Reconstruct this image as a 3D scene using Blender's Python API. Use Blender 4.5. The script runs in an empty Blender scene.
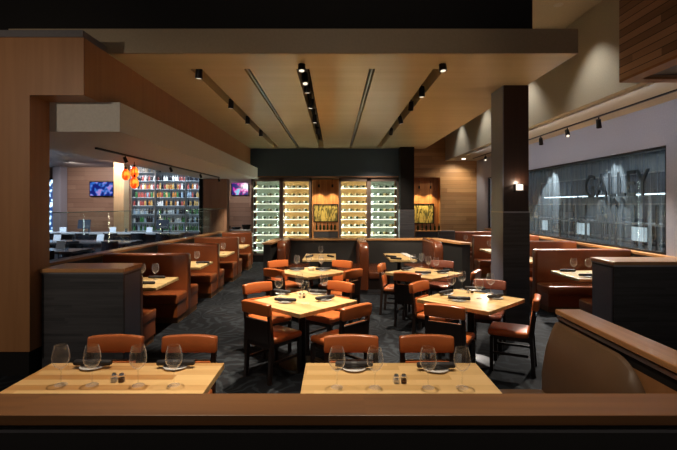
import bpy, bmesh, math, random
from mathutils import Vector, Matrix
random.seed(7)
PI = math.pi
C = bpy.context.scene.collection
SC = bpy.context.scene

# ------------------------------------------------------------------ camera
HC = 1.9
cam_d = bpy.data.cameras.new('camera'); cam = bpy.data.objects.new('camera', cam_d); C.objects.link(cam)
cam.location = (0, 0, HC); cam.rotation_euler = (PI/2, 0, 0)
cam_d.lens = 24; cam_d.sensor_width = 36; cam_d.shift_x = 3.5/677; cam_d.shift_y = -20/677
cam_d.clip_end = 100
SC.camera = cam
F = 451.0
def P(px, py, z):                       # where the sight line through a photo point meets height z
    y = (HC - z)*F/(py-205.0); return Vector(((px-335.0)*y/F, y, z))
# ------------------------------------------------------------------ world and exposure
w = bpy.data.worlds.new('world'); SC.world = w; w.use_nodes = True
w.node_tree.nodes['Background'].inputs[0].default_value = (0.9, 0.78, 0.66, 1)
w.node_tree.nodes['Background'].inputs[1].default_value = 0.075
SC.view_settings.view_transform = 'Standard'; SC.view_settings.look = 'None'
SC.view_settings.gamma = 1; SC.view_settings.exposure = 1.25; SC.view_settings.use_curve_mapping = False

WARM = (1.0, 0.84, 0.64); COOL = (0.75, 0.86, 1.0); NEUT = (1.0, 0.92, 0.82)
def lamp(kind, loc, power, color, parent=None, target=None, name='lamp_light', **k):
    d = bpy.data.lights.new(name, kind); d.energy = power; d.color = color
    for a, v in k.items(): setattr(d, a, v)
    o = bpy.data.objects.new(name, d); C.objects.link(o)
    o.location = loc
    if target is not None:
        o.rotation_euler = (Vector(target)-Vector(loc)).to_track_quat('-Z', 'Y').to_euler()
    if parent is not None:
        o.parent = parent; o.matrix_parent_inverse = Matrix.Translation(-Vector(parent.location))
    return o

# ------------------------------------------------------------------ materials
MATS = {}
def mat(name, col, rough=0.5, metal=0.0, spec=0.5, emit=None, es=0, coat=0, bump=None, bscale=40, sheen=0):
    if name in MATS: return MATS[name]
    m = bpy.data.materials.new(name); m.use_nodes = True; MATS[name] = m
    b = m.node_tree.nodes['Principled BSDF']
    b.inputs['Base Color'].default_value = (*col, 1); b.inputs['Roughness'].default_value = rough
    b.inputs['Metallic'].default_value = metal; b.inputs['Specular IOR Level'].default_value = spec
    b.inputs['Coat Weight'].default_value = coat; b.inputs['Coat Roughness'].default_value = .15
    if emit: b.inputs['Emission Color'].default_value = (*emit, 1); b.inputs['Emission Strength'].default_value = es
    n = m.node_tree.nodes; l = m.node_tree.links
    tc = n.new('ShaderNodeTexCoord')
    nz = n.new('ShaderNodeTexNoise'); nz.inputs['Scale'].default_value = bscale; nz.inputs['Detail'].default_value = 3
    l.new(tc.outputs['Object'], nz.inputs['Vector'])
    if bump:
        bp = n.new('ShaderNodeBump'); bp.inputs['Strength'].default_value = bump; bp.inputs['Distance'].default_value = .01
        l.new(nz.outputs['Fac'], bp.inputs['Height']); l.new(bp.outputs[0], b.inputs['Normal'])
    if not emit:
        mx = n.new('ShaderNodeMix'); mx.data_type = 'RGBA'
        l.new(nz.outputs['Fac'], mx.inputs[0])
        mx.inputs[6].default_value = (*[c*.86 for c in col], 1); mx.inputs[7].default_value = (*[min(1, c*1.14) for c in col], 1)
        l.new(mx.outputs[2], b.inputs['Base Color'])
    return m
def wood(name, c1, c2, grain='X', plank_axis=None, pw=.12, rough=.35, gs=6, var=.5, seam=0.0, coat=0.0, spec=.5):
    m = bpy.data.materials.new(name); m.use_nodes = True; MATS[name] = m
    n = m.node_tree.nodes; l = m.node_tree.links; b = n['Principled BSDF']
    b.inputs['Roughness'].default_value = rough; b.inputs['Coat Weight'].default_value = coat; b.inputs['Coat Roughness'].default_value = .2
    b.inputs['Specular IOR Level'].default_value = spec
    tc = n.new('ShaderNodeTexCoord'); sp = n.new('ShaderNodeSeparateXYZ'); l.new(tc.outputs['Object'], sp.inputs[0])
    def M(op, a, bb=None, c=None):
        x = n.new('ShaderNodeMath'); x.operation = op
        for i, v in enumerate((a, bb, c)):
            if v is None: continue
            if isinstance(v, (int, float)): x.inputs[i].default_value = v
            else: l.new(v, x.inputs[i])
        return x.outputs[0]
    mp = n.new('ShaderNodeMapping'); s = [gs*5, gs*5, gs*5]; s['XYZ'.index(grain)] = gs*.25
    mp.inputs['Scale'].default_value = s; l.new(tc.outputs['Object'], mp.inputs[0])
    nz = n.new('ShaderNodeTexNoise'); nz.inputs['Scale'].default_value = 1; nz.inputs['Detail'].default_value = 4
    nz.inputs['Distortion'].default_value = .3
    l.new(mp.outputs[0], nz.inputs['Vector'])
    fac = nz.outputs['Fac']; seamf = None
    if plank_axis:
        q = M('DIVIDE', sp.outputs['XYZ'.index(plank_axis)], pw)
        fl = M('FLOOR', q)
        # boards break along the grain at staggered lengths
        g = M('DIVIDE', sp.outputs['XYZ'.index(grain)], 1.4)
        wn0 = n.new('ShaderNodeTexWhiteNoise'); wn0.noise_dimensions = '1D'; l.new(fl, wn0.inputs['W'])
        fl2 = M('FLOOR', M('ADD', g, M('MULTIPLY', wn0.outputs[0], 5)))
        wn = n.new('ShaderNodeTexWhiteNoise'); wn.noise_dimensions = '1D'
        l.new(M('ADD', M('MULTIPLY', fl, 7.31), M('MULTIPLY', fl2, 3.17)), wn.inputs['W'])
        off = M('MULTIPLY', wn.outputs[0], 20)
        cb = n.new('ShaderNodeCombineXYZ')
        for i in range(3): l.new(off, cb.inputs[i])
        va = n.new('ShaderNodeVectorMath'); va.operation = 'ADD'; l.new(mp.outputs[0], va.inputs[0]); l.new(cb.outputs[0], va.inputs[1])
        l.new(va.outputs[0], nz.inputs['Vector'])
        fac = M('ADD', M('MULTIPLY', nz.outputs['Fac'], 1-var), M('MULTIPLY', wn.outputs[0], var))
        if seam:
            fr = M('FRACT', q); seamf = M('LESS_THAN', fr, seam)
    mx = n.new('ShaderNodeMix'); mx.data_type = 'RGBA'; mx.clamp_factor = True
    mx.inputs[6].default_value = (*c1, 1); mx.inputs[7].default_value = (*c2, 1)
    l.new(M('MULTIPLY_ADD', fac, 1.8, -.4), mx.inputs[0])
    out = mx.outputs[2]
    if seamf is not None:
        m2 = n.new('ShaderNodeMix'); m2.data_type = 'RGBA'; l.new(seamf, m2.inputs[0]); l.new(out, m2.inputs[6])
        m2.inputs[7].default_value = (*[c*.25 for c in c1], 1); out = m2.outputs[2]
    l.new(out, b.inputs['Base Color'])
    return m
def thin_glass(name, tint=(1, 1, 1), refl=1.0, rough=0.0):
    m = bpy.data.materials.new(name); m.use_nodes = True; MATS[name] = m
    n = m.node_tree.nodes; l = m.node_tree.links; n.remove(n['Principled BSDF'])
    t = n.new('ShaderNodeBsdfTransparent'); t.inputs[0].default_value = (*tint, 1)
    g = n.new('ShaderNodeBsdfGlossy'); g.inputs['Roughness'].default_value = rough; g.inputs[0].default_value = (1, 1, 1, 1)
    lw = n.new('ShaderNodeFresnel'); lw.inputs[0].default_value = 1.5
    ge = n.new('ShaderNodeNewGeometry'); ir = n.new('ShaderNodeMix'); l.new(ge.outputs['Backfacing'], ir.inputs[0])
    ir.inputs[2].default_value = 1.5; ir.inputs[3].default_value = 1/1.5; l.new(ir.outputs[0], lw.inputs[0])
    mm = n.new('ShaderNodeMath'); mm.operation = 'MULTIPLY'; mm.inputs[1].default_value = refl; mm.use_clamp = True; l.new(lw.outputs[0], mm.inputs[0])
    mx = n.new('ShaderNodeMixShader'); l.new(mm.outputs[0], mx.inputs[0]); l.new(t.outputs[0], mx.inputs[1]); l.new(g.outputs[0], mx.inputs[2])
    l.new(mx.outputs[0], n['Material Output'].inputs[0]); return m
def painted_rim_glass(name, edge=.85):  # white diffuse painted on grazing rims as bright highlights
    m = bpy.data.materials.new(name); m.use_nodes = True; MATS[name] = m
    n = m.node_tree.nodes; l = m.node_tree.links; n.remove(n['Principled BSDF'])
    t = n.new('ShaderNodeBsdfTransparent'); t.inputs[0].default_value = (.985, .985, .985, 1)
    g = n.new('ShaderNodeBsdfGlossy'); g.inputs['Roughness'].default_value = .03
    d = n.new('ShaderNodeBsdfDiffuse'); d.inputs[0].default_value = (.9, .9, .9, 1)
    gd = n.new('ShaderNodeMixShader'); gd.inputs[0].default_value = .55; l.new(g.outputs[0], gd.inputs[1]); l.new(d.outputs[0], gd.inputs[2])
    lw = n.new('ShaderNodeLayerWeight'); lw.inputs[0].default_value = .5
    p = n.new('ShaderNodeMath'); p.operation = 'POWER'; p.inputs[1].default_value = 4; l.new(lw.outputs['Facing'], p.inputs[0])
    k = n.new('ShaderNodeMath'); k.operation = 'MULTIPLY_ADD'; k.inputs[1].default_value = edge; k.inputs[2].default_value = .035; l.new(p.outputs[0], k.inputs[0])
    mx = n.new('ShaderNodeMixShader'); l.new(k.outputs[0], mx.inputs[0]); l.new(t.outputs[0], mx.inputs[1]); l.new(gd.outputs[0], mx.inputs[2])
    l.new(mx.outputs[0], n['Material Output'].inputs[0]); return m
def emis(name, col, s):
    m = bpy.data.materials.new(name); m.use_nodes = True; MATS[name] = m
    b = m.node_tree.nodes['Principled BSDF']; b.inputs['Base Color'].default_value = (*[c*.5 for c in col], 1)
    b.inputs['Emission Color'].default_value = (*col, 1); b.inputs['Emission Strength'].default_value = s
    return m

W_PORTAL = wood('portal_wood', (.29, .125, .045), (.37, .17, .066), 'Z', None, rough=.45, gs=3)
W_CAP = wood('cap_wood', (.115, .042, .010), (.215, .085, .020), 'X', 'Y', .3, rough=.45, gs=4, var=.15)
W_CAPY = wood('cap_wood_long', (.30, .13, .048), (.48, .24, .095), 'Y', None, rough=.33, gs=4)
W_CAPL = wood('cap_wood_light', (.52, .24, .085), (.68, .36, .15), 'Y', None, rough=.3, gs=4)
W_CAPLX = wood('cap_wood_light_across', (.52, .24, .085), (.68, .36, .15), 'X', None, rough=.3, gs=4)
W_TABLE = wood('table_wood', (.52, .33, .13), (.80, .58, .28), 'X', 'Y', .045, rough=.28, gs=5, var=.55, coat=.2)
W_WALL = wood('wall_boards', (.38, .19, .075), (.60, .35, .15), 'X', 'Z', .16, rough=.45, gs=2, var=.45, seam=.03)
W_WALLB = wood('bar_boards', (.24, .14, .10), (.36, .23, .165), 'X', 'Z', .18, rough=.45, gs=2, var=.5, seam=.03)
W_PIER = wood('pier_wood', (.36, .19, .12), (.48, .27, .17), 'Z', None, rough=.45, gs=3)
W_SLAT = wood('slat_wood', (.22, .12, .07), (.50, .30, .18), 'Y', 'Z', .085, rough=.4, gs=4, var=.75, seam=.10)
W_BATTEN = wood('batten_wood', (.40, .15, .045), (.58, .25, .08), 'Z', 'X', .05, rough=.45, gs=4, var=.5, seam=.2)
W_DARK = wood('dark_panel', (.034, .034, .040), (.085, .083, .093), 'X', 'Z', .03, rough=.4, gs=8, var=.3)
W_DARKY = wood('dark_panel_long', (.034, .034, .040), (.085, .083, .093), 'Y', 'Z', .06, rough=.4, gs=6, var=.5)
W_KICK = wood('kick_wood', (.12, .055, .025), (.2, .1, .045), 'Y', None, rough=.5)
W_CHAIR = wood('chair_wood', (.012, .007, .006), (.028, .015, .011), 'Z', None, rough=.28, gs=6, coat=.2)
SLATE = mat('slate_laminate', (.16, .18, .245), .35)
BLACKM = mat('black_metal', (.012, .012, .013), .35, .6)
BLACKP = mat('black_paint', (.008, .007, .007), .7, spec=.2)
CEIL_M = wood('gold_ceiling', (.60, .50, .30), (.68, .57, .35), 'X', None, rough=.27, gs=1.0, spec=.6)
SOFFIT = mat('soffit_paint', (.56, .53, .49), .55)
SOFFITW = mat('bulkhead_paint', (.56, .52, .42), .7)
WALLP = mat('lavender_wall_paint', (.36, .37, .45), .7)
SLABF = mat('slab_face_paint', (.34, .26, .17), .5)
HEADER = mat('header_paint', (.045, .095, .155), .45)
LEA = mat('orange_leather', (.48, .125, .032), .30, coat=.25, bump=.12, bscale=9)
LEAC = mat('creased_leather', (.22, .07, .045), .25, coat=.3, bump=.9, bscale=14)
LEAB = mat('booth_leather', (.25, .066, .020), .28, coat=.3, bump=.08, bscale=4)
LEAI = mat('rust_leather', (.15, .040, .014), .26, coat=.35, bump=.08, bscale=4)
LEAD = mat('brown_leather', (.095, .050, .024), .42, coat=.03, bump=.12, bscale=5)
STEEL = mat('steel', (.55, .56, .58), .3, 1.0)
STRIP = mat('grey_metal_trim', (.32, .31, .33), .3, .9)
WHITE = mat('white_china', (.75, .74, .72), .25)
NAP = mat('black_napkin', (.012, .010, .013), .7)
GLASS = painted_rim_glass('wine_glass_painted_rim')
PANE = thin_glass('screen_glass', (.90, .94, .94), .2)
PANE2 = thin_glass('cabinet_glass', (.95, .98, .97), .6)
CHROME = mat('chrome', (.6, .6, .62), .15, 1.0)
BOTG = mat('bottle_dark_green', (.01, .03, .012), .1)
LABW = mat('white_label', (.75, .75, .70), .6); LABY = mat('cream_label', (.62, .50, .25), .6)
CTOP = mat('stone_counter', (.42, .42, .43), .25)

# ------------------------------------------------------------------ mesh helpers
class MB:
    def __init__(s): s.bm = bmesh.new()
    def box(s, x0, x1, y0, y1, z0, z1, bev=0, mtx=None, seg=2):
        r = bmesh.ops.create_cube(s.bm, size=1); vs = r['verts']
        for v in vs:
            v.co = Vector(((x0+x1)/2+v.co.x*(x1-x0), (y0+y1)/2+v.co.y*(y1-y0), (z0+z1)/2+v.co.z*(z1-z0)))
        if bev:
            es = list({e for v in vs for e in v.link_edges})
            q = bmesh.ops.bevel(s.bm, geom=es, offset=bev, segments=seg, affect='EDGES', profile=.5)
            vs = [v for v in q['verts']] + [v for v in vs if v.is_valid]; vs = list({v for v in vs if v.is_valid})
        if mtx is not None:
            for v in vs: v.co = mtx @ v.co
        return s
    def prism(s, pts, z0, z1):
        a = [s.bm.verts.new((x, y, z0)) for x, y in pts]; b = [s.bm.verts.new((x, y, z1)) for x, y in pts]
        k = len(pts)
        s.bm.faces.new(a[::-1]); s.bm.faces.new(b)
        for i in range(k): s.bm.faces.new((a[i], a[(i+1) % k], b[(i+1) % k], b[i]))
        bmesh.ops.recalc_face_normals(s.bm, faces=s.bm.faces[:]); return s
    def profile(s, pts, x0, x1, axis='X', bev=0):  # outline in (a,z) pushed along X or Y
        def co(t, a, z): return (t, a, z) if axis == 'X' else (a, t, z)
        va = [s.bm.verts.new(co(x0, a, z)) for a, z in pts]; vb = [s.bm.verts.new(co(x1, a, z)) for a, z in pts]
        k = len(pts); fs = [s.bm.faces.new(va), s.bm.faces.new(vb[::-1])]
        for i in range(k): fs.append(s.bm.faces.new((va[i], vb[i], vb[(i+1) % k], va[(i+1) % k])))
        bmesh.ops.recalc_face_normals(s.bm, faces=s.bm.faces[:])
        if bev:
            es = list(fs[0].edges)+list(fs[1].edges)
            bmesh.ops.bevel(s.bm, geom=es, offset=bev, segments=3, affect='EDGES', profile=.5)
        return s
    def cyl(s, p0, p1, r0, r1=None, n=12):
        p0 = Vector(p0); p1 = Vector(p1); r1 = r0 if r1 is None else r1; d = p1-p0
        q = d.to_track_quat('Z', 'Y').to_matrix().to_4x4(); q.translation = (p0+p1)/2
        bmesh.ops.create_cone(s.bm, cap_ends=True, segments=n, radius1=r0, radius2=r1, depth=d.length, matrix=q); return s
    def lathe(s, prof, n=20, c=(0, 0, 0), axis='Z'):
        rings = []
        for r, z in prof:
            ring = []
            for i in range(n):
                a = 2*PI*i/n; x, y = r*math.cos(a), r*math.sin(a)
                co = (c[0]+x, c[1]+y, c[2]+z) if axis == 'Z' else (c[0]+z, c[1]+x, c[2]+y)
                ring.append(s.bm.verts.new(co))
            rings.append(ring)
        for a, b in zip(rings, rings[1:]):
            for i in range(n): s.bm.faces.new((a[i], a[(i+1) % n], b[(i+1) % n], b[i]))
        if prof[0][0] > 1e-4: s.bm.faces.new(rings[0][::-1])
        if prof[-1][0] > 1e-4: s.bm.faces.new(rings[-1])
        bmesh.ops.remove_doubles(s.bm, verts=s.bm.verts[:], dist=1e-5)
        bmesh.ops.recalc_face_normals(s.bm, faces=s.bm.faces[:]); return s
    def build(s, name, m, parent=None, smooth=False, label=None, kind=None):
        me = bpy.data.meshes.new(name); s.bm.to_mesh(me); s.bm.free()
        for mm in (m if isinstance(m, (list, tuple)) else [m]): me.materials.append(mm)
        if smooth:
            me.polygons.foreach_set('use_smooth', [True]*len(me.polygons))
            me.set_sharp_from_angle(angle=math.radians(40))
        o = bpy.data.objects.new(name, me); C.objects.link(o)
        if parent is not None: o.parent = parent
        if label: o['label'] = label
        if kind: o['kind'] = kind
        return o
def BX(*a, **k): return MB().box(*a, **k)
def tag(o, label, cat, group=None):
    o['label'] = label; o['category'] = cat
    if group: o['group'] = group
    return o
def thing(name, label, cat, loc=(0, 0, 0), rz=0, group=None):
    o = bpy.data.objects.new(name, None); C.objects.link(o); o.empty_display_size = .1
    o.location = loc; o.rotation_euler = (0, 0, rz); return tag(o, label, cat, group)
def struct(name, mb, m, **k):
    o = mb.build(name, m, **k); o['kind'] = 'structure'; return o
def copy_tree(o, parent=None):
    c = o.copy(); C.objects.link(c)
    if parent is not None: c.parent = parent
    for ch in list(o.children): copy_tree(ch, c)
    return c
def clone(proto, loc, rz, label, group):
    if proto.get('used'): o = copy_tree(proto)
    else: o = proto
    for q in (o,):
        q.location = loc; q.rotation_euler = (0, 0, rz); q['label'] = label; q['group'] = group
    proto['used'] = 1
    return o
ORD = ['first', 'second', 'third', 'fourth', 'fifth', 'sixth', 'seventh', 'eighth', 'ninth', 'tenth', 'eleventh', 'twelfth', 'thirteenth', 'fourteenth']

# ================================================================== SETTING
def carpet():
    m = bpy.data.materials.new('leaf_carpet'); m.use_nodes = True
    n = m.node_tree.nodes; l = m.node_tree.links; b = n['Principled BSDF']; b.inputs['Roughness'].default_value = .9
    b.inputs['Specular IOR Level'].default_value = .2
    tc = n.new('ShaderNodeTexCoord'); mp = n.new('ShaderNodeMapping'); mp.inputs['Scale'].default_value = (1.4, 1.4, 0)
    l.new(tc.outputs['Object'], mp.inputs[0])
    v = n.new('ShaderNodeTexVoronoi'); v.voronoi_dimensions = '2D'; v.inputs['Scale'].default_value = 1; l.new(mp.outputs[0], v.inputs['Vector'])
    d = n.new('ShaderNodeVectorMath'); d.operation = 'SUBTRACT'; l.new(mp.outputs[0], d.inputs[0]); l.new(v.outputs['Position'], d.inputs[1])
    s = n.new('ShaderNodeSeparateXYZ'); l.new(d.outputs[0], s.inputs[0])
    a = n.new('ShaderNodeMath'); a.operation = 'ARCTAN2'; l.new(s.outputs[0], a.inputs[0]); l.new(s.outputs[1], a.inputs[1])
    nz = n.new('ShaderNodeTexNoise'); nz.inputs['Scale'].default_value = 2.5; l.new(mp.outputs[0], nz.inputs['Vector'])
    k = n.new('ShaderNodeMath'); k.operation = 'MULTIPLY_ADD'; l.new(a.outputs[0], k.inputs[0]); k.inputs[1].default_value = 12
    e = n.new('ShaderNodeMath'); e.operation = 'MULTIPLY'; e.inputs[1].default_value = 14; l.new(nz.outputs[0], e.inputs[0]); l.new(e.outputs[0], k.inputs[2])
    si = n.new('ShaderNodeMath'); si.operation = 'SINE'; l.new(k.outputs[0], si.inputs[0])
    r = n.new('ShaderNodeMapRange'); r.inputs[1].default_value = .1; r.inputs[2].default_value = .9; l.new(si.outputs[0], r.inputs[0])
    mx = n.new('ShaderNodeMix'); mx.data_type = 'RGBA'; l.new(r.outputs[0], mx.inputs[0])
    mx.inputs[6].default_value = (.005, .006, .009, 1); mx.inputs[7].default_value = (.018, .023, .029, 1)
    l.new(mx.outputs[2], b.inputs['Base Color']); return m
struct('floor', BX(-12.2, 9, -1.5, 18.3, -.1, 0), carpet())
# dropped golden ceiling with slots: strips between the slot openings
ZC, YF, YB = 3.76, 5.56, 15.0
slots = [(-1.98, -1.82, 6.17), (-1.245, -1.165, 6.17), (-.53, -.35, 6.17), (.47, .55, 6.17), (1.34, 1.50, 6.17)]
xs = [-4.0] + [v for s_ in slots for v in s_[:2]] + [2.98]
cm = MB()
for i in range(0, len(xs), 2): cm.box(xs[i], xs[i+1], 6.17, 14.5, ZC, ZC+.3)
cm.box(-4.0, 2.98, YF+.01, 6.17, ZC, ZC+.3); cm.box(-4.0, 2.98, 14.5, YB, ZC, ZC+.3)
struct('ceiling', cm, CEIL_M)
struct('trim_1', BX(-4.0, 2.98, YF-.03, YF+.01, ZC, ZC+.3), SLABF)
bx = MB()
for a, b_, y in slots: bx.box(a-.02, b_+.02, 6.15, 14.52, ZC+.24, ZC+.29)
struct('trim_2', bx, BLACKP)
for i, (a, b_) in enumerate([(-1.245, -1.165), (.47, .55)]):
    t = tag(BX((a+b_)/2-.012, (a+b_)/2+.012, 6.18, 14.49, ZC+.005, ZC+.1).build('linear_diffuser', STRIP),
            ['thin double-line air slot in golden ceiling, left of centre', 'thin double-line air slot in golden ceiling, right of centre'][i], 'air slot', 'air slots in the ceiling')
# black void above and the tall ceiling to the right
struct('wall_front_upper', BX(-12, 2.41, 5.6, 5.9, ZC+.3, 7), BLACKP)
hc = BX(2.0, 4.5, 5.6, 18.2, 5.27, 5.4)
struct('ceiling_high', hc, SOFFITW)
struct('trim_3', MB().box(2.41, 2.45, 5.6, 18, ZC+.3, 5.27), BLACKP)
# wooden portal: left wall and header, and the long beam running back
struct('wall_left_portal', MB().box(-8, -3.39, 5.01, 5.36, .27, ZC).box(-3.39, -2.79, 5.01, 5.36, 3.12, ZC), W_PORTAL)
struct('trim_4', BX(-8, -3.41, 5.03, 5.36, 0, .27), BLACKP)
struct('trim_5', BX(-8, -2.79, 4.99, 5.5, ZC, ZC+.075), mat('portal_cap_grey', (.12, .11, .12), .5))
struct('trim_6', BX(-3.4, -2.79, 5.36, 18, 3.12, ZC), W_PORTAL)
# pale soffit over the bar side
struct('ceiling_bar', BX(-4.45, -2.555, 5.36, 18, 2.77, 3.12), SOFFIT)
struct('trim_7', BX(-12, -4.45, 5.36, 18, 3.4, 3.5), SOFFIT)
struct('wall_back_bar', BX(-12.2, -3.0, 18, 18.2, 0, 3.5), W_WALLB)
struct('wall_bar_side', BX(-12.3, -12, 5.36, 18.2, 0, 3.5), W_WALLB)
# right side: bulkhead, wall with the kitchen window, back wall
struct('ceiling_bulkhead', BX(4.4, 6.3, 5.3, 18, 3.66, 5.4), SOFFITW)
struct('wall_back', MB().box(2.3, 3.15, 18, 18.2, 0, 5.3).box(4.2, 6, 18, 18.2, 0, 5.3).box(3.15, 4.2, 18, 18.2, 3.0, 5.3), W_WALL)
WX = 5.65
struct('wall_right', MB().box(WX, WX+.2, 4.0, 7.7, 0, 3.66).box(WX, WX+.2, 16.7, 18, 0, 3.66).box(WX, WX+.2, 7.7, 16.7, 2.92, 3.66), WALLP)
struct('wall_right_lower', BX(WX, WX+.2, 7.7, 16.7, 0, 1.0), W_DARKY)
o = BX(WX-.12, WX+.2, 6.5, 16.7, 1.0, 1.04).build('trim_8', W_CAPL); o['kind'] = 'structure'
struct('trim_9', BX(WX-.10, WX, 6.5, 16.7, .965, 1.0), STRIP)
struct('wall_right_wainscot', BX(WX-.02, WX, 4.0, 16.7, 0, .965), W_DARKY)
wf = MB()
for y in (7.7, 16.66): wf.box(WX+.02, WX+.08, y, y+.05, 1.04, 2.92)
wf.box(WX+.02, WX+.08, 7.7, 16.7, 2.88, 2.92).box(WX+.02, WX+.08, 7.7, 16.7, 1.04, 1.08)
win = struct('window_1', wf, BLACKM)
BX(WX+.04, WX+.05, 7.75, 16.66, 1.08, 2.88).build('window_pane', PANE, win)
# header above the wine wall
hd = MB().box(-2.79, 2.52, 14.9, 15.0, 2.83, ZC).box(-2.79, 2.52, 15.0, 16.9, 2.83, 2.93)
struct('trim_10', hd, HEADER)
struct('trim_11', BX(-2.79, 2.1, 14.88, 14.9, 2.81, 2.85), mat('bronze_trim', (.22, .12, .07), .35, .5))
struct('wall_back_middle', BX(-3.0, 2.6, 16.5, 16.7, 0, 3.5), W_BATTEN)
# wood-slatted box hanging at upper right
hb = thing('slatted_bulkhead', 'hanging box clad in diagonal-looking wood slats at the upper right', 'hanging box', (3.3, 4.2, 3.32))
BX(0, .04, -2.2, 1.04, .03, 1.37).build('slat_cladding', W_SLAT, hb)
BX(.04, 2.3, 1.0, 1.04, .03, 1.37).build('back_board', W_SLAT, hb)
BX(.16, 2.3, -2.2, .9, .05, .08).build('underside_panel', mat('grey_panel', (.10, .10, .12), .5), hb)
MB().box(0, .16, -2.2, 1.04, 0, .03).box(.16, 2.3, .9, 1.04, 0, .03).build('wood_trim', W_PORTAL, hb)

# ------------------------------------------------------------------ near ledge
le = thing('ledge_wall', 'dark half wall with reddish wooden cap across the foreground', 'half wall', (0, 1.78, 0))
BX(-3.2, 3.2, 0, .21, 1.03, 1.07, bev=.003).build('wood_cap', W_CAP, le)
BX(-3.2, 3.2, .012, .19, .995, 1.008).build('metal_strip', STRIP, le, label='grey metal strip')
BX(-3.2, 3.2, .03, .18, 0, .995).build('wall_panel', mat('near_black_panel', (.014, .012, .012), .5), le)
BX(-3.2, 3.2, .03, .18, 1.008, 1.03).build('shadow_gap', BLACKP, le)
# right running ledge
rl = thing('ledge_wall', 'half wall with light wood cap running back at the lower right', 'half wall', (1.756, 2.02, 0))
BX(0, .2, 0, 1.58, 1.03, 1.07, bev=.006).build('wood_cap', W_CAPY, rl)
BX(.01, .19, 0, 1.575, .995, 1.02).build('metal_strip', STRIP, rl, label='grey metal strip')
BX(.02, .18, 0, 1.57, .93, .995).build('shadow_gap', BLACKP, rl)
BX(.02, .18, 0, 1.57, 0, .93).build('wall_panel', W_PORTAL, rl, label='wood-faced panel')
# brown banquette against it
bq = thing('banquette', 'dark brown leather banquette with rounded back at the lower right', 'banquette', (1.77, 2.48, 0))
pr = [(-.02, .42), (-.16, .42), (-.165, .6), (-.13, .8), (-.085, .92), (-.045, .975), (-.01, .98)]
m = MB(); prev = None
NS = 28; Lb = 1.08
for i in range(NS+1):
    y = Lb*(i/NS)**1.3 if i < NS else Lb
    r_ = .34; q = 1.0 if y > r_ else math.sqrt(max(0, 1-((r_-y)/r_)**2))
    q2 = 1.0 if y < Lb-.06 else math.sqrt(max(.4, 1-((y-Lb+.06)/.06)**2*.6))
    ring = [m.bm.verts.new((a if a > -.06 and False else -.01+(a+.01)*(.25+.75*q)*q2, y, .42+(z-.42)*(.30+.70*q))) for a, z in pr] + [m.bm.verts.new((0, y, .42))]
    if prev:
        for k in range(len(ring)): m.bm.faces.new((prev[k], prev[(k+1) % len(ring)], ring[(k+1) % len(ring)], ring[k]))
    else: m.bm.faces.new(ring)
    prev = ring
m.bm.faces.new(prev[::-1]); bmesh.ops.recalc_face_normals(m.bm, faces=m.bm.faces[:])
m.build('backrest', LEAD, bq, smooth=True)
BX(-.62, -.0, .0, 1.08, .30, .46, bev=.04, seg=3).build('seat', LEAD, bq, smooth=True)
BX(-.56, -.02, .03, 1.05, 0, .30).build('base', W_DARK, bq)
MB().cyl((-.05, -.006, .44), (-.05, -.006, .58), .006).cyl((-.05, -.006, .58), (-.012, .0, .60), .006).build('piping', mat('tan_piping', (.35, .2, .11), .4), bq)

def station(name, label, x0, x1, y0, y1, h):
    s = thing(name, label, 'half wall', ((x0+x1)/2, (y0+y1)/2, 0)); a, b_ = (x1-x0)/2, (y1-y0)/2
    BX(-a, a, -b_, b_, h-.045, h, bev=.005).build('wood_cap', W_CAPLX, s)
    BX(-a+.01, a-.01, -b_+.01, b_-.01, h-.065, h-.045).build('metal_strip', STRIP, s)
    BX(-a+.015, a-.015, -b_+.02, b_-.02, 0, h-.065).build('body', W_DARK, s)
    return s
s1 = station('end_station', 'dark horizontal-grained box with orange wood cap beside left portal', -3.385, -2.42, 5.17, 5.68, 1.17)
BX(.455, .47, -.2, .2, .1, 1.08).build('side_panel', SLATE, s1)
s2 = station('end_station', 'dark horizontal-grained box with wood cap before right booths', 3.58, 5.6, 5.80, 6.33, 1.17)
BX(-1.005, -.99, -.22, .22, .1, 1.08).build('side_panel', SLATE, s2, label='blue grey side panel')

# ------------------------------------------------------------------ pillars
def pillar(label, x0, x1, y0, y1, z1, hsplit, upper):
    t = thing('pillar', label, 'pillar', ((x0+x1)/2, (y0+y1)/2, 0)); a, b_ = (x1-x0)/2, (y1-y0)/2
    BX(-a+.012, a-.012, -b_+.012, b_-.012, hsplit, z1).build('upper_shaft', upper, t)
    lo = BX(-a, a, -b_, b_, 0, hsplit-.02).build('lower_cladding', W_DARK, t)
    BX(-a-.003, -a, -b_+.0, b_, .0, hsplit-.02).build('side_cladding', SLATE, t, label='slate grey side cladding')
    BX(-a-.004, a+.004, -b_-.004, b_+.004, hsplit-.02, hsplit).build('metal_band', STRIP, t)
    return t
PU = wood('pillar_wood', (.018, .007, .004), (.035, .013, .007), 'Z', None, rough=.4)
p1 = pillar('big dark square pillar with lit sconce at right of centre', 2.61, 3.02, 7.0, 7.54, ZC, 1.80, PU)
BX(-.209, -.193, -.257, .257, 1.80, ZC-.005).build('upper_side_cladding', SLATE, p1)
p2 = pillar('slim black pillar standing at right end of wine wall', 2.08, 2.55, 14.45, 14.86, ZC, 1.75, BLACKP)

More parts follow.
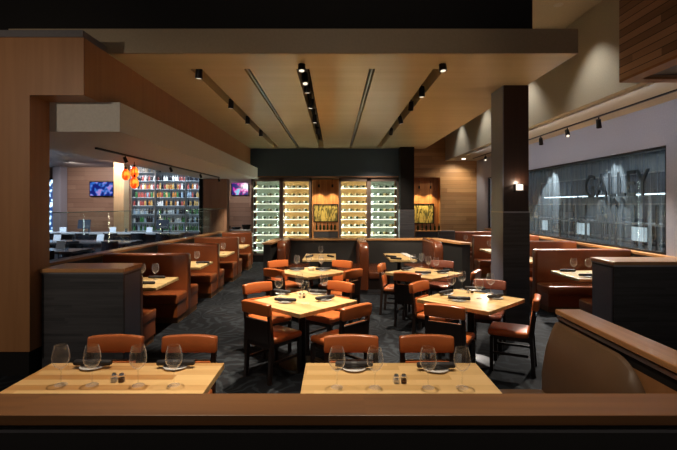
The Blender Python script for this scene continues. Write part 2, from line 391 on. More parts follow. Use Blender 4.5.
# sconce on pillar
sc = thing('wall_sconce', 'small square glass wall sconce glowing on dark pillar', 'wall lamp', (2.84, 6.975, 2.17))
BX(-.05, .05, .01, .035, -.06, .06).build('back_plate', BLACKM, sc)
MB().box(-.055, .055, -.08, -.07, .045, .055).box(-.055, .055, -.08, -.07, -.055, -.045).box(-.055, -.045, -.08, .01, .045, .055).box(.045, .055, -.08, .01, .045, .055).box(-.055, -.045, -.08, .01, -.055, -.045).box(.045, .055, -.08, .01, -.055, -.045).build('frame', CHROME, sc)
BX(-.042, .042, -.066, .005, -.042, .042, bev=.006).build('glass_shade', emis('sconce_glow', (1, .80, .60), .7), sc)
lamp('POINT', (2.84, 6.93, 2.245), 1.3, WARM, sc, shadow_soft_size=.01)

# ------------------------------------------------------------------ left partition with glass
A = Vector((-4.17, 5.75)); B = Vector((-3.45, 14.4)); d = (B-A).normalized(); nrm = Vector((-d.y, d.x))
def quadpts(off0, off1, a=A, b=B):
    p = [a+nrm*off0, b+nrm*off0, b+nrm*off1, a+nrm*off1]; return [(v.x, v.y) for v in p]
lp = thing('booth_partition', 'long wood-capped half wall behind the left booths', 'half wall', (0, 0, 0))
MB().prism(quadpts(0, .18), 0, 1.03).build('wall_panel', W_DARKY, lp)
MB().prism(quadpts(-.03, .21), 1.03, 1.07).build('wood_cap', W_CAPY, lp)
gs = thing('glass_screen', 'clear glass screen standing on left booth half wall', 'glass screen', (0, 0, 1.07))
for i in range(4):
    a = A+(B-A)*(i/4)+d*.01; b_ = A+(B-A)*((i+1)/4)-d*.01
    MB().prism(quadpts(.085, .097, a, b_), .0, .71).build('glass_pane', PANE, gs)
MB().prism(quadpts(.08, .102), .71, .722).build('edge_rail', mat('green_glass_edge', (.12, .2, .19), .2), gs)

# ------------------------------------------------------------------ booths
def bench(L, seats, side, base=W_KICK, lea=LEAB, h=1.07):
    """double or single booth bench; runs along local X (0..L), backrest centred on y=0; seats = list of -1/+1; side = aisle end x"""
    t = thing('booth_bench', 'x', 'booth bench')
    MB().box(0, L, -.10, .10, .1, h, bev=.035, seg=3).build('backrest', lea, t, smooth=True)
    for s in seats:
        y0, y1 = sorted((s*.06, s*.56))
        BX(.01, L-.01, y0, y1, .30, .46, bev=.035, seg=3).build('seat', lea, t, smooth=True)
        y0, y1 = sorted((s*.07, s*.53))
        BX(.02, L-.02, y0, y1, .1, .31).build('seat_box', lea, t)
    ys = [0.07*(-1), .07] + [s*.50 for s in seats]
    BX(.03, L-.03, min(ys), max(ys), 0, .1).build('kick_base', base, t)
    return t
def bplace(t, loc, rz, label, group):
    t.location = loc; t.rotation_euler = (0, 0, rz); t['label'] = label; t['group'] = group; return t
XL = -2.5
gl = 'booth benches along the left wall'
names = ['double booth bench, nearest in the left row', 'double booth bench, second from camera in the left row', 'double booth bench, third from camera in the left row']
ybs = [7.75, 9.72, 11.70]
def lwall(y): return -4.17+(y-5.75)*(.72/8.65)+.03
for y, nm in zip(ybs, names):
    x0 = lwall(y)+.0; L = XL-x0
    bplace(bench(L-.02, (-1, 1), 1), (x0+.02, y, 0), 0, 'orange brown leather '+nm, gl)
x0 = lwall(5.85); bplace(bench(XL-x0-.06, (1,), 1, h=1.0), (x0+.06, 5.80, 0), 0, 'orange leather single bench tucked behind the left end box', gl)
x0 = lwall(13.7); bplace(bench(XL-x0-.07, (-1,), 1, h=1.07), (x0+.07, 13.68, 0), 0, 'orange leather single bench closing the far end of left row', gl)
XR = 3.75; gr_ = 'booth benches along the right wall'
for y, nm in zip([8.5, 10.4, 12.3], ['nearest in the right row', 'second in the right row, partly behind the big pillar', 'third in the right row, seen left of the big pillar']):
    bplace(bench(WX-.12-XR, (-1, 1), 0), (XR, y, 0), 0, 'orange leather double booth bench, '+nm, gr_)
bplace(bench(WX-.12-XR, (1,), 0, h=1.0), (XR, 6.42, 0), 0, 'orange leather single bench tucked behind the right end box', gr_)
bplace(bench(WX-.12-XR, (-1,), 0), (XR, 14.2, 0), 0, 'orange leather single bench closing the far end of right row', gr_)
tag(BX(3.2, 3.7, 13.9, 14.1, 0, 1.1, bev=.01).build('end_partition', W_DARK), 'small dark upright panel beside the far right booth bench', 'half wall')

# ------------------------------------------------------------------ central island partition
isl = thing('island_partition', 'U-shaped dark half wall with wood cap in front of wine wall', 'half wall', (0, 0, 0))
outer = [(-1.58, 9.95), (-1.44, 11.35), (2.55, 11.35), (2.98, 9.95)]
inner = [(2.80, 9.95), (2.38, 11.15), (-1.30, 11.15), (-1.42, 9.95)]
MB().prism(outer+inner, 0, 1.03).build('wall_panel', mat('island_paint', (.022, .022, .022), .6), isl)
o2 = [(-1.61, 9.92), (-1.47, 11.38), (2.58, 11.38), (3.01, 9.92)]; i2 = [(2.77, 9.92), (2.35, 11.12), (-1.27, 11.12), (-1.39, 9.92)]
MB().prism(o2+i2, 1.03, 1.07).build('wood_cap', W_CAPLX, isl)
def vbench(name_l, x, y0, y1, seats, h=1.1, lea=LEAB):
    """bench whose back runs in depth with a rounded near top corner"""
    t = thing('booth_bench', name_l, 'booth bench', (x, y0, 0), 0, 'benches of the central island'); L = y1-y0
    r = .22; pts = [(0, .1), (L, .1), (L, h)]
    for k in range(7):
        a = PI/2+k*PI/12; pts.append((r+math.cos(a)*r, h-r+math.sin(a)*r))
    MB().profile([(a, z) for a, z in pts], -.09, .09, 'X') if False else None
    m = MB(); m.profile(pts, -.10, .10, 'X', bev=.045); m.build('backrest', lea, t, smooth=True)
    for s in seats:
        a, b_ = sorted((s*.09, s*.56)); BX(a, b_, 0.02, L, .32, .47, bev=.03, seg=3).build('seat', lea, t, smooth=True)
        a, b_ = sorted((s*.09, s*.54)); BX(a, b_, 0.04, L, 0.1, .32).build('seat_box', W_CHAIR, t)
    a = min([-.09]+[s*.5 for s in seats]); b_ = max([.09]+[s*.5 for s in seats])
    BX(a, b_, .03, L, 0, .1).build('kick_base', W_DARK, t)
vbench('rust leather bench with rounded end, left in the central island', -1.19, 9.95, 11.1, (1,), lea=LEAI)
vbench('rust leather double bench with rounded end, middle of the central island', .62, 9.55, 11.1, (-1, 1), lea=LEAI)
vbench('rust leather bench with rounded end, right in the central island', 2.24, 9.70, 11.1, (-1,), lea=LEAI)

# ------------------------------------------------------------------ tables
def table(label, cx, cy, rz, w_, dpt, group, top=W_TABLE, base='disc', mb=None):
    t = thing('dining_table', label, 'table', (cx, cy, 0), rz, group)
    BX(-w_/2, w_/2, -dpt/2, dpt/2, .715, .76, bev=.005).build('table_top', top, t)
    BX(-w_/2+.08, w_/2-.08, -dpt/2+.08, dpt/2-.08, .695, .715).build('support_plate', BLACKM, t)
    MB().cyl((0, 0, .03), (0, 0, .70), .042, n=16).build('column', BLACKM, t, smooth=True)
    b_ = MB().lathe([(.0, .045), (.06, .045), (.27, .018), (.28, 0), (0, 0)], 28); b_.build('base', BLACKM, t, smooth=True)
    return t
g4 = 'square tables in the open floor'
T1c = Vector((-.39, 5.37)); T2c = Vector((1.65, 5.48)); T3c = Vector((-.42, 7.75)); T4c = Vector((1.50, 7.62))
R43 = math.radians(-43)
W_TABLE45 = W_TABLE
table('square maple table turned on its corner, nearest left of centre', T1c.x, T1c.y, R43, .93, .93, g4)
table('square maple table turned on its corner, beside the big pillar', T2c.x, T2c.y, math.radians(-45), .93, .93, g4)
table('square maple table behind the near left one, before the island', T3c.x, T3c.y, math.radians(-46), .90, .90, g4)
table('square maple table between pillar table and the island', T4c.x, T4c.y, math.radians(-47), .95, .90, g4)
gf = 'wide maple tables behind the foreground ledge'
def wide(label, x0, x1):
    t = thing('dining_table', label, 'table', ((x0+x1)/2, 2.86, 0), 0, gf); a = (x1-x0)/2
    BX(-a, a, -.42, .40, .715, .76, bev=.004).build('table_top', wood('table_wood_wide' if 'left' in label else 'table_wood_wide_plain', (.52, .24, .07) if 'left' in label else (.56, .34, .13), (.90, .60, .27) if 'left' in label else (.78, .52, .24), 'X', 'Y', .085, rough=.28, gs=4, var=.6, coat=.2), t)
    BX(-a+.1, a-.1, -.3, .3, .695, .715).build('support_plate', BLACKM, t)
    for s in (-1, 1):
        MB().cyl((s*a*.6, 0, .03), (s*a*.6, 0, .70), .042, n=16).build('column', BLACKM, t, smooth=True)
        MB().box(s*a*.6-.04, s*a*.6+.04, -.3, .3, 0, .035, bev=.008).box(s*a*.6-.2, s*a*.6+.2, -.04, .04, 0, .034, bev=.008).build('base', BLACKM, t)
wide('wide striped maple table at the lower left', -2.045, -.80)
wide('wide maple table at the lower middle', -.21, 1.015)
gb = 'booth tables on the left side'
for i, (y0, y1) in enumerate([(6.23, 7.14), (8.28, 9.15), (10.25, 11.12), (12.2, 13.05)]):
    xl = lwall(y0)+.08; xc = (xl-2.47)/2
    table('pale maple booth table, '+['nearest in the left row', 'second from camera in the left row', 'third from camera in the left row', 'farthest in the left row'][i],
          xc, (y0+y1)/2, 0, -2.47-xl, y1-y0, gb)
for i, (y0, y1) in enumerate([(6.95, 7.87), (9.05, 9.9), (10.9, 11.75), (12.85, 13.65)]):
    table('pale maple booth table, '+['nearest in the right row', 'second in the right row, behind the big pillar', 'third in the right row, left of the pillar', 'farthest in the right row'][i],
          (3.76+5.5)/2, (y0+y1)/2, 0, 5.5-3.76, y1-y0, 'booth tables on the right side')
table('narrow maple table in the left bay of the central island', -.33, 10.0, 0, .70, 1.15, 'tables of the central island')
table('narrow maple table in the right bay of the central island', 1.42, 10.0, 0, .56, 1.3, 'tables of the central island')

# ------------------------------------------------------------------ chairs
def make_chair(lea):
    t = thing('dining_chair', 'x', 'chair')
    wd = .195
    for s in (-1, 1):
        BX(s*wd-.019, s*wd+.019, .17, .21, 0, .40, bev=.004).build('front_leg', W_CHAIR, t)
        m = MB(); pts = [(-.275, 0), (-.235, 0), (-.205, .42), (-.25, .80), (-.282, .80), (-.245, .42)]
        m.profile(pts, s*wd-.019, s*wd+.019, 'X'); m.build('rear_leg', W_CHAIR, t)
        BX(s*wd-.012, s*wd+.012, -.20, .18, .20, .225).build('stretcher', W_CHAIR, t)
    MB().box(-wd+.019, wd-.019, -.235, .205, .36, .42).build('seat_frame', W_CHAIR, t)
    BX(-wd-.012, wd+.012, -.20, .235, .405, .475, bev=.028, seg=3).build('seat', lea, t, smooth=True)
    # lower back: dark wood outside, leather inside
    rot = Matrix.Translation((0, -.225, .42)) @ Matrix.Rotation(math.radians(6.5), 4, 'X')
    BX(-wd+.019, wd-.019, -.025, .0, -.0, .25, mtx=rot).build('back_panel', W_CHAIR, t)
    BX(-wd+.02, wd-.02, .001, .03, .06, .245, bev=.01, mtx=rot).build('lower_back_cushion', lea, t, smooth=True)
    m = MB(); rt = Matrix.Translation((0, -.262, .725)) @ Matrix.Rotation(math.radians(6.5), 4, 'X')
    # pad with gently arched top edge, wrapping both posts
    n_ = 8; lo = []; hi = []
    bm = m.bm
    for y in (-.034, .034):
        a = [bm.verts.new(rt @ Vector((-wd-.022+(2*wd+.044)*i/n_, y-.012*(1-(2*i/n_-1)**2), .0))) for i in range(n_+1)]
        b_ = [bm.verts.new(rt @ Vector((-wd-.022+(2*wd+.044)*i/n_, y-.012*(1-(2*i/n_-1)**2), .125+.014*(1-(2*i/n_-1)**2)))) for i in range(n_+1)]
        lo.append(a); hi.append(b_)
    for i in range(n_):
        bm.faces.new((lo[0][i], lo[0][i+1], hi[0][i+1], hi[0][i])); bm.faces.new((lo[1][i+1], lo[1][i], hi[1][i], hi[1][i+1]))
        bm.faces.new((hi[0][i], hi[0][i+1], hi[1][i+1], hi[1][i])); bm.faces.new((lo[0][i+1], lo[0][i], lo[1][i], lo[1][i+1]))
    for i in (0, n_): bm.faces.new((lo[0][i], hi[0][i], hi[1][i], lo[1][i]))
    bmesh.ops.recalc_face_normals(bm, faces=bm.faces[:])
    es = [e for e in bm.edges if len(e.link_faces) == 2 and e.calc_face_angle() > .8]
    bmesh.ops.bevel(bm, geom=es, offset=.014, segments=3, affect='EDGES', profile=.5)
    m.build('back_pad', lea, t, smooth=True)
    return t
ch0 = make_chair(LEA); ch1 = make_chair(LEAC)
def chair_at(bx_, by_, fx, fy, label, group, proto=None):
    """back centre at (bx,by), facing direction (fx,fy)"""
    f = Vector((fx, fy)).normalized(); rz = math.atan2(-f.x, f.y)
    c = Vector((bx_, by_)) + f*.24
    return clone(proto or ch0, (c.x, c.y, 0), rz, label, group)
gF = 'chairs at the wide foreground tables'; g1 = 'chairs at the near left square table'; g2 = 'chairs at the pillar table'
g3 = 'chairs at the table before the island left'; g5 = 'chairs at the table before the island right'
chair_at((117-335)*3.62/F, 3.575, 0, -1, 'orange leather chair at lower left table, left of its two', gF)
chair_at((190.5-335)*3.62/F, 3.575, 0, -1, 'orange leather chair at lower left table, right of its two', gF)
chair_at((351-335)*3.62/F, 3.575, 0, -1, 'orange leather chair at lower middle table, left of its two', gF)
chair_at((426-335)*3.62/F, 3.575, 0, -1, 'orange leather chair at lower middle table, right of its two', gF)
chair_at(-.83, 4.90, .64, .77, 'orange leather chair at near left square table, its back to camera on the left', g1)
chair_at(.20, 4.73, -.70, .72, 'orange leather chair at near left square table, its back to camera on the right', g1)
chair_at(-1.02, 6.04, .66, -.74, 'orange leather chair behind near left square table, on its left', g1)
chair_at(.06, 6.12, -.62, -.78, 'orange leather chair behind near left square table, on its right', g1)
chair_at(1.16, 4.75, .5, .86, 'orange leather chair in front of pillar table, dark back to camera', g2)
chair_at(2.27, 5.17, -.90, .44, 'orange leather chair seen side-on at right of pillar table', g2)
chair_at(1.17, 6.12, .75, -.66, 'orange leather chair at far left corner of pillar table', g2)
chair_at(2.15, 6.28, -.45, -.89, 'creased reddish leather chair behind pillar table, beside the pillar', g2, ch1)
chair_at(-.98, 7.40, .60, .80, 'orange leather chair at left near side of table before left island bay', g3)
chair_at(-1.06, 8.48, .62, -.78, 'orange leather chair at left far side of table before left island bay', g3)
chair_at(.12, 8.46, -.55, -.83, 'orange leather chair at right far side of table before left island bay', g3)
chair_at(.27, 7.33, -.75, .66, 'orange leather chair at right near side of table before left island bay', g3)
chair_at(1.13, 7.0, .42, .9, 'orange leather chair in front of table before right island bay', g5)
chair_at(.86, 8.0, .95, -.3, 'orange leather chair seen side-on at left of table before right island bay', g5)
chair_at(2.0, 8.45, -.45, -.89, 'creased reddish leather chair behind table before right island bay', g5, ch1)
chair_at(2.22, 7.2, -.85, .52, 'orange leather chair at right of table before right island bay', g5)

# ------------------------------------------------------------------ tableware
def make_glass():
    prof = [(.0, .0), (.038, .001), (.036, .004), (.008, .010), (.0045, .02), (.004, .095), (.012, .105), (.034, .122), (.049, .148), (.0525, .172), (.048, .21), (.038, .25)]
    inner = [(.0365, .25), (.0465, .21), (.051, .172), (.0475, .149), (.033, .1245), (.012, .108), (0, .1065)]
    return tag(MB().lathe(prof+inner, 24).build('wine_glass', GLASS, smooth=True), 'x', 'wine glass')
gp = make_glass()
def glass_at(px, py, label, group, z=.76):
    p = P(px, py, z); return clone(gp, (p.x, p.y, z+.0005), 0, label, group)
def make_napkin():
    t = thing('rolled_napkin', 'x', 'napkin')
    m = MB(); m.lathe([(.0, -.13), (.019, -.13), (.025, -.12), (.026, -.06), (.024, 0), (.027, .06), (.025, .12), (.018, .13), (0, .13)], 14, axis='X', c=(0, 0, .0))
    for v in m.bm.verts: v.co.z *= .8
    m.build('napkin_roll', NAP, t, smooth=True)
    m = MB().lathe([(.0, -.018), (.0265, -.018), (.0275, 0), (.0265, .018), (0, .018)], 14, axis='X')
    for v in m.bm.verts: v.co.z *= .8
    m.build('napkin_band', mat('napkin_band', (.03, .028, .03), .5), t, smooth=True)
    return t
npk = make_napkin()
plate0 = tag(MB().lathe([(0, 0), (.045, 0), (.05, .003), (.085, .013), (.083, .016), (.05, .007), (0, .006)], 28).build('side_plate', WHITE, smooth=True), 'x', 'plate')
def setting(px, py, rz, where, z=.76, plate=True):
    p = P(px, py, z)
    if plate: clone(plate0, (p.x, p.y, z+.0005), 0, 'white side plate under the rolled napkin '+where, 'side plates')
    clone(npk, (p.x, p.y, z+(.036 if plate else .022)), math.radians(rz), 'black rolled napkin '+where, 'rolled napkins')
def make_shakers(px, py, where, z=.76):
    p = P(px, py, z)
    for s, nm, m_ in ((-1, 'salt', WHITE), (1, 'pepper', mat('pepper', (.12, .06, .03), .8))):
        t = thing(nm+'_shaker', 'small glass %s shaker %s' % (nm, where), nm+' shaker', (p.x+s*.024, p.y, z+.001), 0, 'salt and pepper shakers')
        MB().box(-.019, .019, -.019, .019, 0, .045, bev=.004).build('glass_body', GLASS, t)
        BX(-.015, .015, -.015, .015, .002, .028).build('contents', m_, t)
        MB().cyl((0, 0, .045), (0, 0, .056), .016, .012, 14).build('lid', CHROME, t, smooth=True)
GG = 'wine glasses on the foreground tables'
for (px, py), wl in zip([(61, 385), (92.3, 385), (138.3, 385.5), (174, 385.5)], ['leftmost', 'second from left', 'third from left', 'rightmost']):
    glass_at(px, py, 'empty wine glass on the lower left table, '+wl, GG)
for (px, py), wl in zip([(337, 387.5), (375, 387.8), (428, 387.8), (462, 387.8)], ['leftmost', 'second from left', 'third from left', 'rightmost']):
    glass_at(px, py, 'empty wine glass on the lower middle table, '+wl, GG)
setting(93, 367.5, 0, 'at left on the lower left table'); setting(176, 367.5, 2, 'at right on the lower left table')
setting(354, 369, 0, 'at left on the lower middle table'); setting(436, 370, -1, 'at right on the lower middle table')
make_shakers(118, 382, 'on the lower left table'); make_shakers(400, 383, 'on the lower middle table')
Gq = 'wine glasses on the square tables'
for (px, py), wl in zip([(279, 296.5), (299.7, 293), (305.7, 303.5), (324, 294)], ['leftmost', 'farthest back', 'nearest the front', 'rightmost']):
    glass_at(px, py, 'empty wine glass on near left square table, '+wl, Gq)
setting(282, 294, -30, 'back left on near left square table'); setting(285.5, 302.5, -12, 'front left on near left square table')
setting(317, 294, -20, 'back right on near left square table'); setting(325, 300.2, 35, 'front right on near left square table')
make_shakers(302, 298, 'on near left square table')
for (px, py), wl in zip([(451.4, 293), (462, 289.5), (479, 298.5), (490.4, 293)], ['leftmost', 'second from left', 'third from left', 'rightmost']):
    glass_at(px, py, 'empty wine glass on the pillar table, '+wl, Gq)
setting(446, 294.5, 38, 'back left on the pillar table'); setting(459, 301, -14, 'front left on the pillar table')
setting(495.6, 298.5, 30, 'front right on the pillar table'); setting(475, 290.5, -20, 'at the back of the pillar table')
make_shakers(470, 293, 'on the pillar table')
for (px, py), wl in zip([(297, 269.5), (309, 267.5), (321, 269.2)], ['leftmost', 'middle', 'rightmost']):
    glass_at(px, py, 'empty wine glass on table before left island bay, '+wl, Gq)
setting(297, 270.7, 5, 'at left on table before left island bay'); setting(323, 270.7, 5, 'at right on table before left island bay')
bl = P(311, 270.5, .76)
cnd = thing('candle_holder', 'small white lit candle dish on table before left island bay', 'candle', (bl.x, bl.y, .761))
MB().lathe([(0, 0), (.05, 0), (.065, .05), (.058, .05), (.045, .01), (0, .01)], 20).build('dish', WHITE, cnd, smooth=True)
MB().cyl((0, 0, .01), (0, 0, .045), .032, n=16).build('wax', emis('candle_wax', (1, .75, .4), .9), cnd, smooth=True)
for (px, py), wl in zip([(413, 268.5), (421.5, 267), (428.4, 270.5), (436, 272)], ['leftmost', 'second from left', 'third from left', 'rightmost']):
    glass_at(px, py, 'empty wine glass on table before right island bay, '+wl, Gq)
setting(406.5, 270.2, 40, 'at left on table before right island bay'); setting(423, 274.5, -8, 'in front on table before right island bay')
setting(443, 273.2, 30, 'at right on table before right island bay')
Gb = 'wine glasses on the booth tables'
glass_at(142, 280, 'empty wine glass on nearest left booth table, left of two', Gb); glass_at(155.6, 280, 'empty wine glass on nearest left booth table, right of two', Gb)
glass_at(197, 264.3, 'empty wine glass on second left booth table', Gb); glass_at(223.5, 253.6, 'empty wine glass on third left booth table', Gb)
glass_at(243.2, 246.2, 'empty wine glass on farthest left booth table', Gb)
setting(157, 278.3, 0, 'behind glasses on nearest left booth table', plate=False); setting(146, 284, 0, 'near front of nearest left booth table', plate=False)
setting(203, 263.3, 0, 'on second left booth table', plate=False)
glass_at(573.5, 273, 'empty wine glass on nearest right booth table, left of two', Gb); glass_at(588.3, 273, 'empty wine glass on nearest right booth table, right of two', Gb)
setting(567.5, 271.6, 0, 'at far left of nearest right booth table', plate=False); setting(587, 277, 0, 'in front of glass on nearest right booth table')
glass_at(489, 250.5, 'empty wine glass on third right booth table', Gb); glass_at(465.5, 243.6, 'empty wine glass on farthest right booth table', Gb)
glass_at(321, 257.5, 'empty wine glass on left island table, behind the napkins', Gb)
setting(309.5, 257.2, 60, 'at left on the left island table', plate=False); setting(330.5, 257, -60, 'at right on the left island table', plate=False)
setting(391, 257.2, -40, 'at far left on the right island table', plate=False); setting(396, 259.3, -40, 'at near left on the right island table', plate=False)
pm = thing('menu_folder', 'long pale menu folder lying at right edge of right island table', 'menu', (1.64, 10.1, .7615), math.radians(4))
BX(-.07, .07, -.55, .5, 0, .012).build('cover', WHITE, pm)
BX(-.05, .05, -.60, -.45, .012, .03, bev=.005).build('napkin', NAP, pm)

# ------------------------------------------------------------------ wine wall
LEDW = emis('led_white', (.86, 1.0, .90), 20); LEDY = emis('led_warm', (1.0, .88, .55), 24)
wb = thing('wine_bottle', 'x', 'wine bottle')
MB().lathe([(0, -.13), (.030, -.13), (.045, -.12), (.045, .03), (.030, .06), (.014, .09), (.013, .132), (0, .132)], 12, axis='X').build('bottle_body', BOTG, wb, smooth=True)
MB().lathe([(.0455, -.10), (.0462, -.099), (.0462, .0), (.0455, .001)], 12, axis='X').build('paper_label', LABW, wb, smooth=True)
wb2 = thing('wine_bottle', 'x', 'wine bottle')
MB().lathe([(0, -.13), (.030, -.13), (.045, -.12), (.045, .03), (.030, .06), (.014, .09), (.013, .132), (0, .132)], 12, axis='X').build('bottle_body', mat('bottle_amber', (.10, .07, .02), .1), wb2, smooth=True)
MB().lathe([(.0455, -.10), (.0462, -.099), (.0462, .0), (.0455, .001)], 12, axis='X').build('paper_label', LABY, wb2, smooth=True)
RAILGLOW = emis('shelf_edge_glow', (.95, .93, .74), .5)  # brightness of the shelf rails put in as glow, no lamp there
TEALB = emis('cabinet_back_teal_glow', (.30, .34, .22), .16); TANB = emis('cabinet_back_tan_glow', (.60, .34, .10), .20)  # glow put into the back panels to stand for light on them
def cabinet(label, x0, x1, side, backs, y0=15.08, y1=15.75):
    t = thing('wine_cabinet', label, 'wine cabinet', (0, 0, 0), 0, 'glass-fronted wine cabinets')
    zb, zt = .22, 2.80; xm = (x0+x1)/2
    fr = MB()
    for x in (x0, x1-.075): fr.box(x, x+.075, y0, y0+.06, zb, zt)
    fr.box(xm-.065, xm+.065, y0, y0+.06, zb, zt).box(x0, x1, y0, y0+.06, zt-.11, zt).box(x0, x1, y0, y0+.06, zb, zb+.05)
    fr.build('front_frame', mat('cabinet_bronze', (.20, .15, .13), .3, .7), t)
    MB().box(x0, x1, y0, y1, 0, zb).box(x0, x1, y0+.06, y1, zt-.03, zt).box(x0, x0+.02, y0+.06, y1, zb, zt-.03).box(x1-.02, x1, y0+.06, y1, zb, zt-.03).build('carcass', BLACKP, t)
    BX(xm-.01, xm+.01, y0+.06, y1-.02, zb, zt-.03).build('divider', STEEL, t)
    for k, (a, b_) in enumerate(((x0+.075, xm-.065), (xm+.065, x1-.075))):
        bay = ['first', 'second'][k]
        BX(a, b_, y1-.03, y1-.02, zb, zt-.03).build('back_panel', backs[k], t)
        dr = BX(a, b_, y0+.02, y0+.026, zb+.05, zt-.06).build('glass_door', PANE2, t)
        MB().cyl((b_-.04 if k == 0 else a+.04, y0-.02, 1.2), (b_-.04 if k == 0 else a+.04, y0-.02, 1.7), .01).build('door_handle', CHROME, dr)
        led = LEDW if backs[k] is TEALB else LEDY
        for x in (a-.024, b_+.024): BX(x-.010, x+.010, y0+.065, y0+.10, zb+.06, zt-.07).build('led_strip', led, t)
        for s in range(9):
            z = .36+s*.262
            sh = BX(a, b_, y0+.14, y1-.05, z, z+.014).build('shelf', WHITE if k+1 else WHITE, t)
            BX(a, b_, y0+.125, y0+.14, z-.010, z+.018).build('shelf_rail', RAILGLOW, sh)
            for j in range(4):
                bxx = a+.12+j*(b_-a-.24)/3+random.uniform(-.004, .004)
                pr_ = wb if random.random() < .66 else wb2
                col = 'white-labelled green' if pr_ is wb else 'cream-labelled amber'
                clone(pr_, (bxx, y0+.27, z+.061), -.85+random.uniform(-.05, .05), '%s bottle in %s wine cabinet, %s bay, shelf %s from bottom, %s from left' % (col, side, bay, ORD[s], ORD[j]), 'bottles lying in the wine cabinets')
cabinet('tall lit glass wine cabinet full of bottles, left one', -2.80, -.80, 'left', (TEALB, TANB))
cabinet('tall lit glass wine cabinet full of bottles, beside black pillar', .13, 2.14, 'right', (TANB, TEALB))
# art panels (generic reeds on gold)
def reeds():
    m = bpy.data.materials.new('reed_art'); m.use_nodes = True; n = m.node_tree.nodes; l = m.node_tree.links; b = n['Principled BSDF']
    b.inputs['Roughness'].default_value = .4
    tc = n.new('ShaderNodeTexCoord'); mp = n.new('ShaderNodeMapping'); mp.inputs['Scale'].default_value = (9, 9, 2.6); mp.inputs['Rotation'].default_value = (0, .5, 0)
    l.new(tc.outputs['Object'], mp.inputs[0]); nz = n.new('ShaderNodeTexNoise'); nz.inputs['Scale'].default_value = 1.2; nz.inputs['Distortion'].default_value = 1.5; l.new(mp.outputs[0], nz.inputs[0])
    r = n.new('ShaderNodeMapRange'); r.inputs[1].default_value = .45; r.inputs[2].default_value = .58; l.new(nz.outputs[0], r.inputs[0])
    mx = n.new('ShaderNodeMix'); mx.data_type = 'RGBA'; l.new(r.outputs[0], mx.inputs[0]); mx.inputs[6].default_value = (.62, .48, .12, 1); mx.inputs[7].default_value = (.10, .09, .02, 1)
    l.new(mx.outputs[2], b.inputs['Base Color']); return m
REED = reeds()
def art(label, x0, x1, y, z0, z1, where):
    t = thing('art_panel', label, 'art panel', ((x0+x1)/2, y, z0), 0, 'gold reed panels'); a = (x1-x0)/2; h = z1-z0
    BX(-a+.03, a-.03, -.03, -.01, .03, h-.03).build('picture', REED, t)
    MB().box(-a, a, -.05, -.0, 0, .03).box(-a, a, -.05, 0, h-.03, h).box(-a, -a+.03, -.05, 0, .03, h-.03).box(a-.03, a, -.05, 0, .03, h-.03).build('frame', BLACKM, t)
    for k, s in enumerate((-1, 1)):
        c = ((x0+x1)/2+s*a*.55, y-.28, z1+.62)
        f = thing('recess_spotlight', 'small black spotlight above the gold panel %s, %s of two' % (where, ['left', 'right'][k]), 'spotlight', c, 0, 'spotlights in the niches')
        MB().cyl((0, 0, -.02), (0, 0, .09), .035, n=12).build('canister', BLACKM, f, smooth=True)
        MB().cyl((0, 0, .09), (0, 0, .30), .008, n=8).build('stem', BLACKM, f)
        lamp('SPOT', (c[0], c[1], c[2]-.04), 28, (1, .78, .42), f, (c[0], y+.0, z0+.35), spot_size=1.5, spot_blend=.8, shadow_soft_size=.03)
art('gold reed-patterned panel in the niche between the wine cabinets', -.78, .11, 16.48, 1.28, 1.93, 'between cabinets')
art('gold reed-patterned panel in the niche right of the slim pillar', 3.17, 4.0, 18.28, 1.15, 1.95, 'right of pillar')
ni = MB().box(3.15, 4.2, 18.3, 18.4, 0, 3.0).box(3.13, 3.15, 18.2, 18.4, 0, 3.0).box(4.2, 4.22, 18.2, 18.4, 0, 3).box(3.15, 4.2, 18.2, 18.4, 3.0, 3.02)
struct('wall_back_niche', ni, W_BATTEN)
rk = 0
for (x0, x1, y, z, where) in [(-.72, .06, 16.2, 1.0, 'shelf between the wine cabinets'), (3.2, 4.15, 17.75, .9, 'counter right of the slim pillar')]:
    tag(BX(x0-.04, x1+.04, y-.15, y+.2, z-.04, z).build('niche_shelf', W_CAPLX), 'wooden %s carrying small bottles' % where, 'shelf', 'niche shelves')
    for j in range(6):
        o = tag(MB().lathe([(0, 0), (.034, 0), (.038, .01), (.038, .15), (.014, .2), (.013, .27), (0, .27)], 12, c=(0, 0, 0)).build('wine_bottle', BOTG, smooth=True), 'dark wine bottle on %s, %s from left' % (where, ORD[j]), 'wine bottle', 'bottles standing in the niches')
        o.location = (x0+.06+(x1-x0-.12)*j/5, y, z+.0005)
# legs of niche shelves: cabinets below
tag(BX(-.76, .10, 16.1, 16.45, 0, .96).build('niche_cabinet', W_DARK), 'dark low cabinet under the shelf between wine cabinets', 'cabinet')
tag(BX(3.18, 4.18, 17.65, 17.93, 0, .86).build('niche_cabinet', W_DARK), 'dark low cabinet under the shelf right of pillar', 'cabinet')

# ------------------------------------------------------------------ ceiling track spotlights
tracks = []
def spot_head(c, target, power, label, size=55, color=WARM, group='track spotlights in the golden ceiling', drop=.20, blend=.6, k_=1.0):
    f = thing('track_spotlight', label, 'spotlight', c, 0, group)
    dr = (Vector(target)-Vector(c)).normalized()
    MB().cyl((0, 0, 0), (0, 0, -drop), .012, n=8).build('stem', BLACKM, f)
    p = Vector((0, 0, -drop))
    MB().cyl(p-dr*.08*k_, p+dr*.09*k_, .045*k_, .052*k_, n=16).build('canister', BLACKM, f, smooth=True)
    MB().cyl(p+dr*.091*k_, p+dr*(.091*k_+.003), .035*k_, n=16).build('lens', emis('spot_lens', (1, .88, .7), .5) if 'spot_lens' not in MATS else MATS['spot_lens'], f)
    lamp('SPOT', Vector(c)+p+dr*.11, power, color, f, target, spot_size=math.radians(size), spot_blend=blend, shadow_soft_size=.04)
    return f
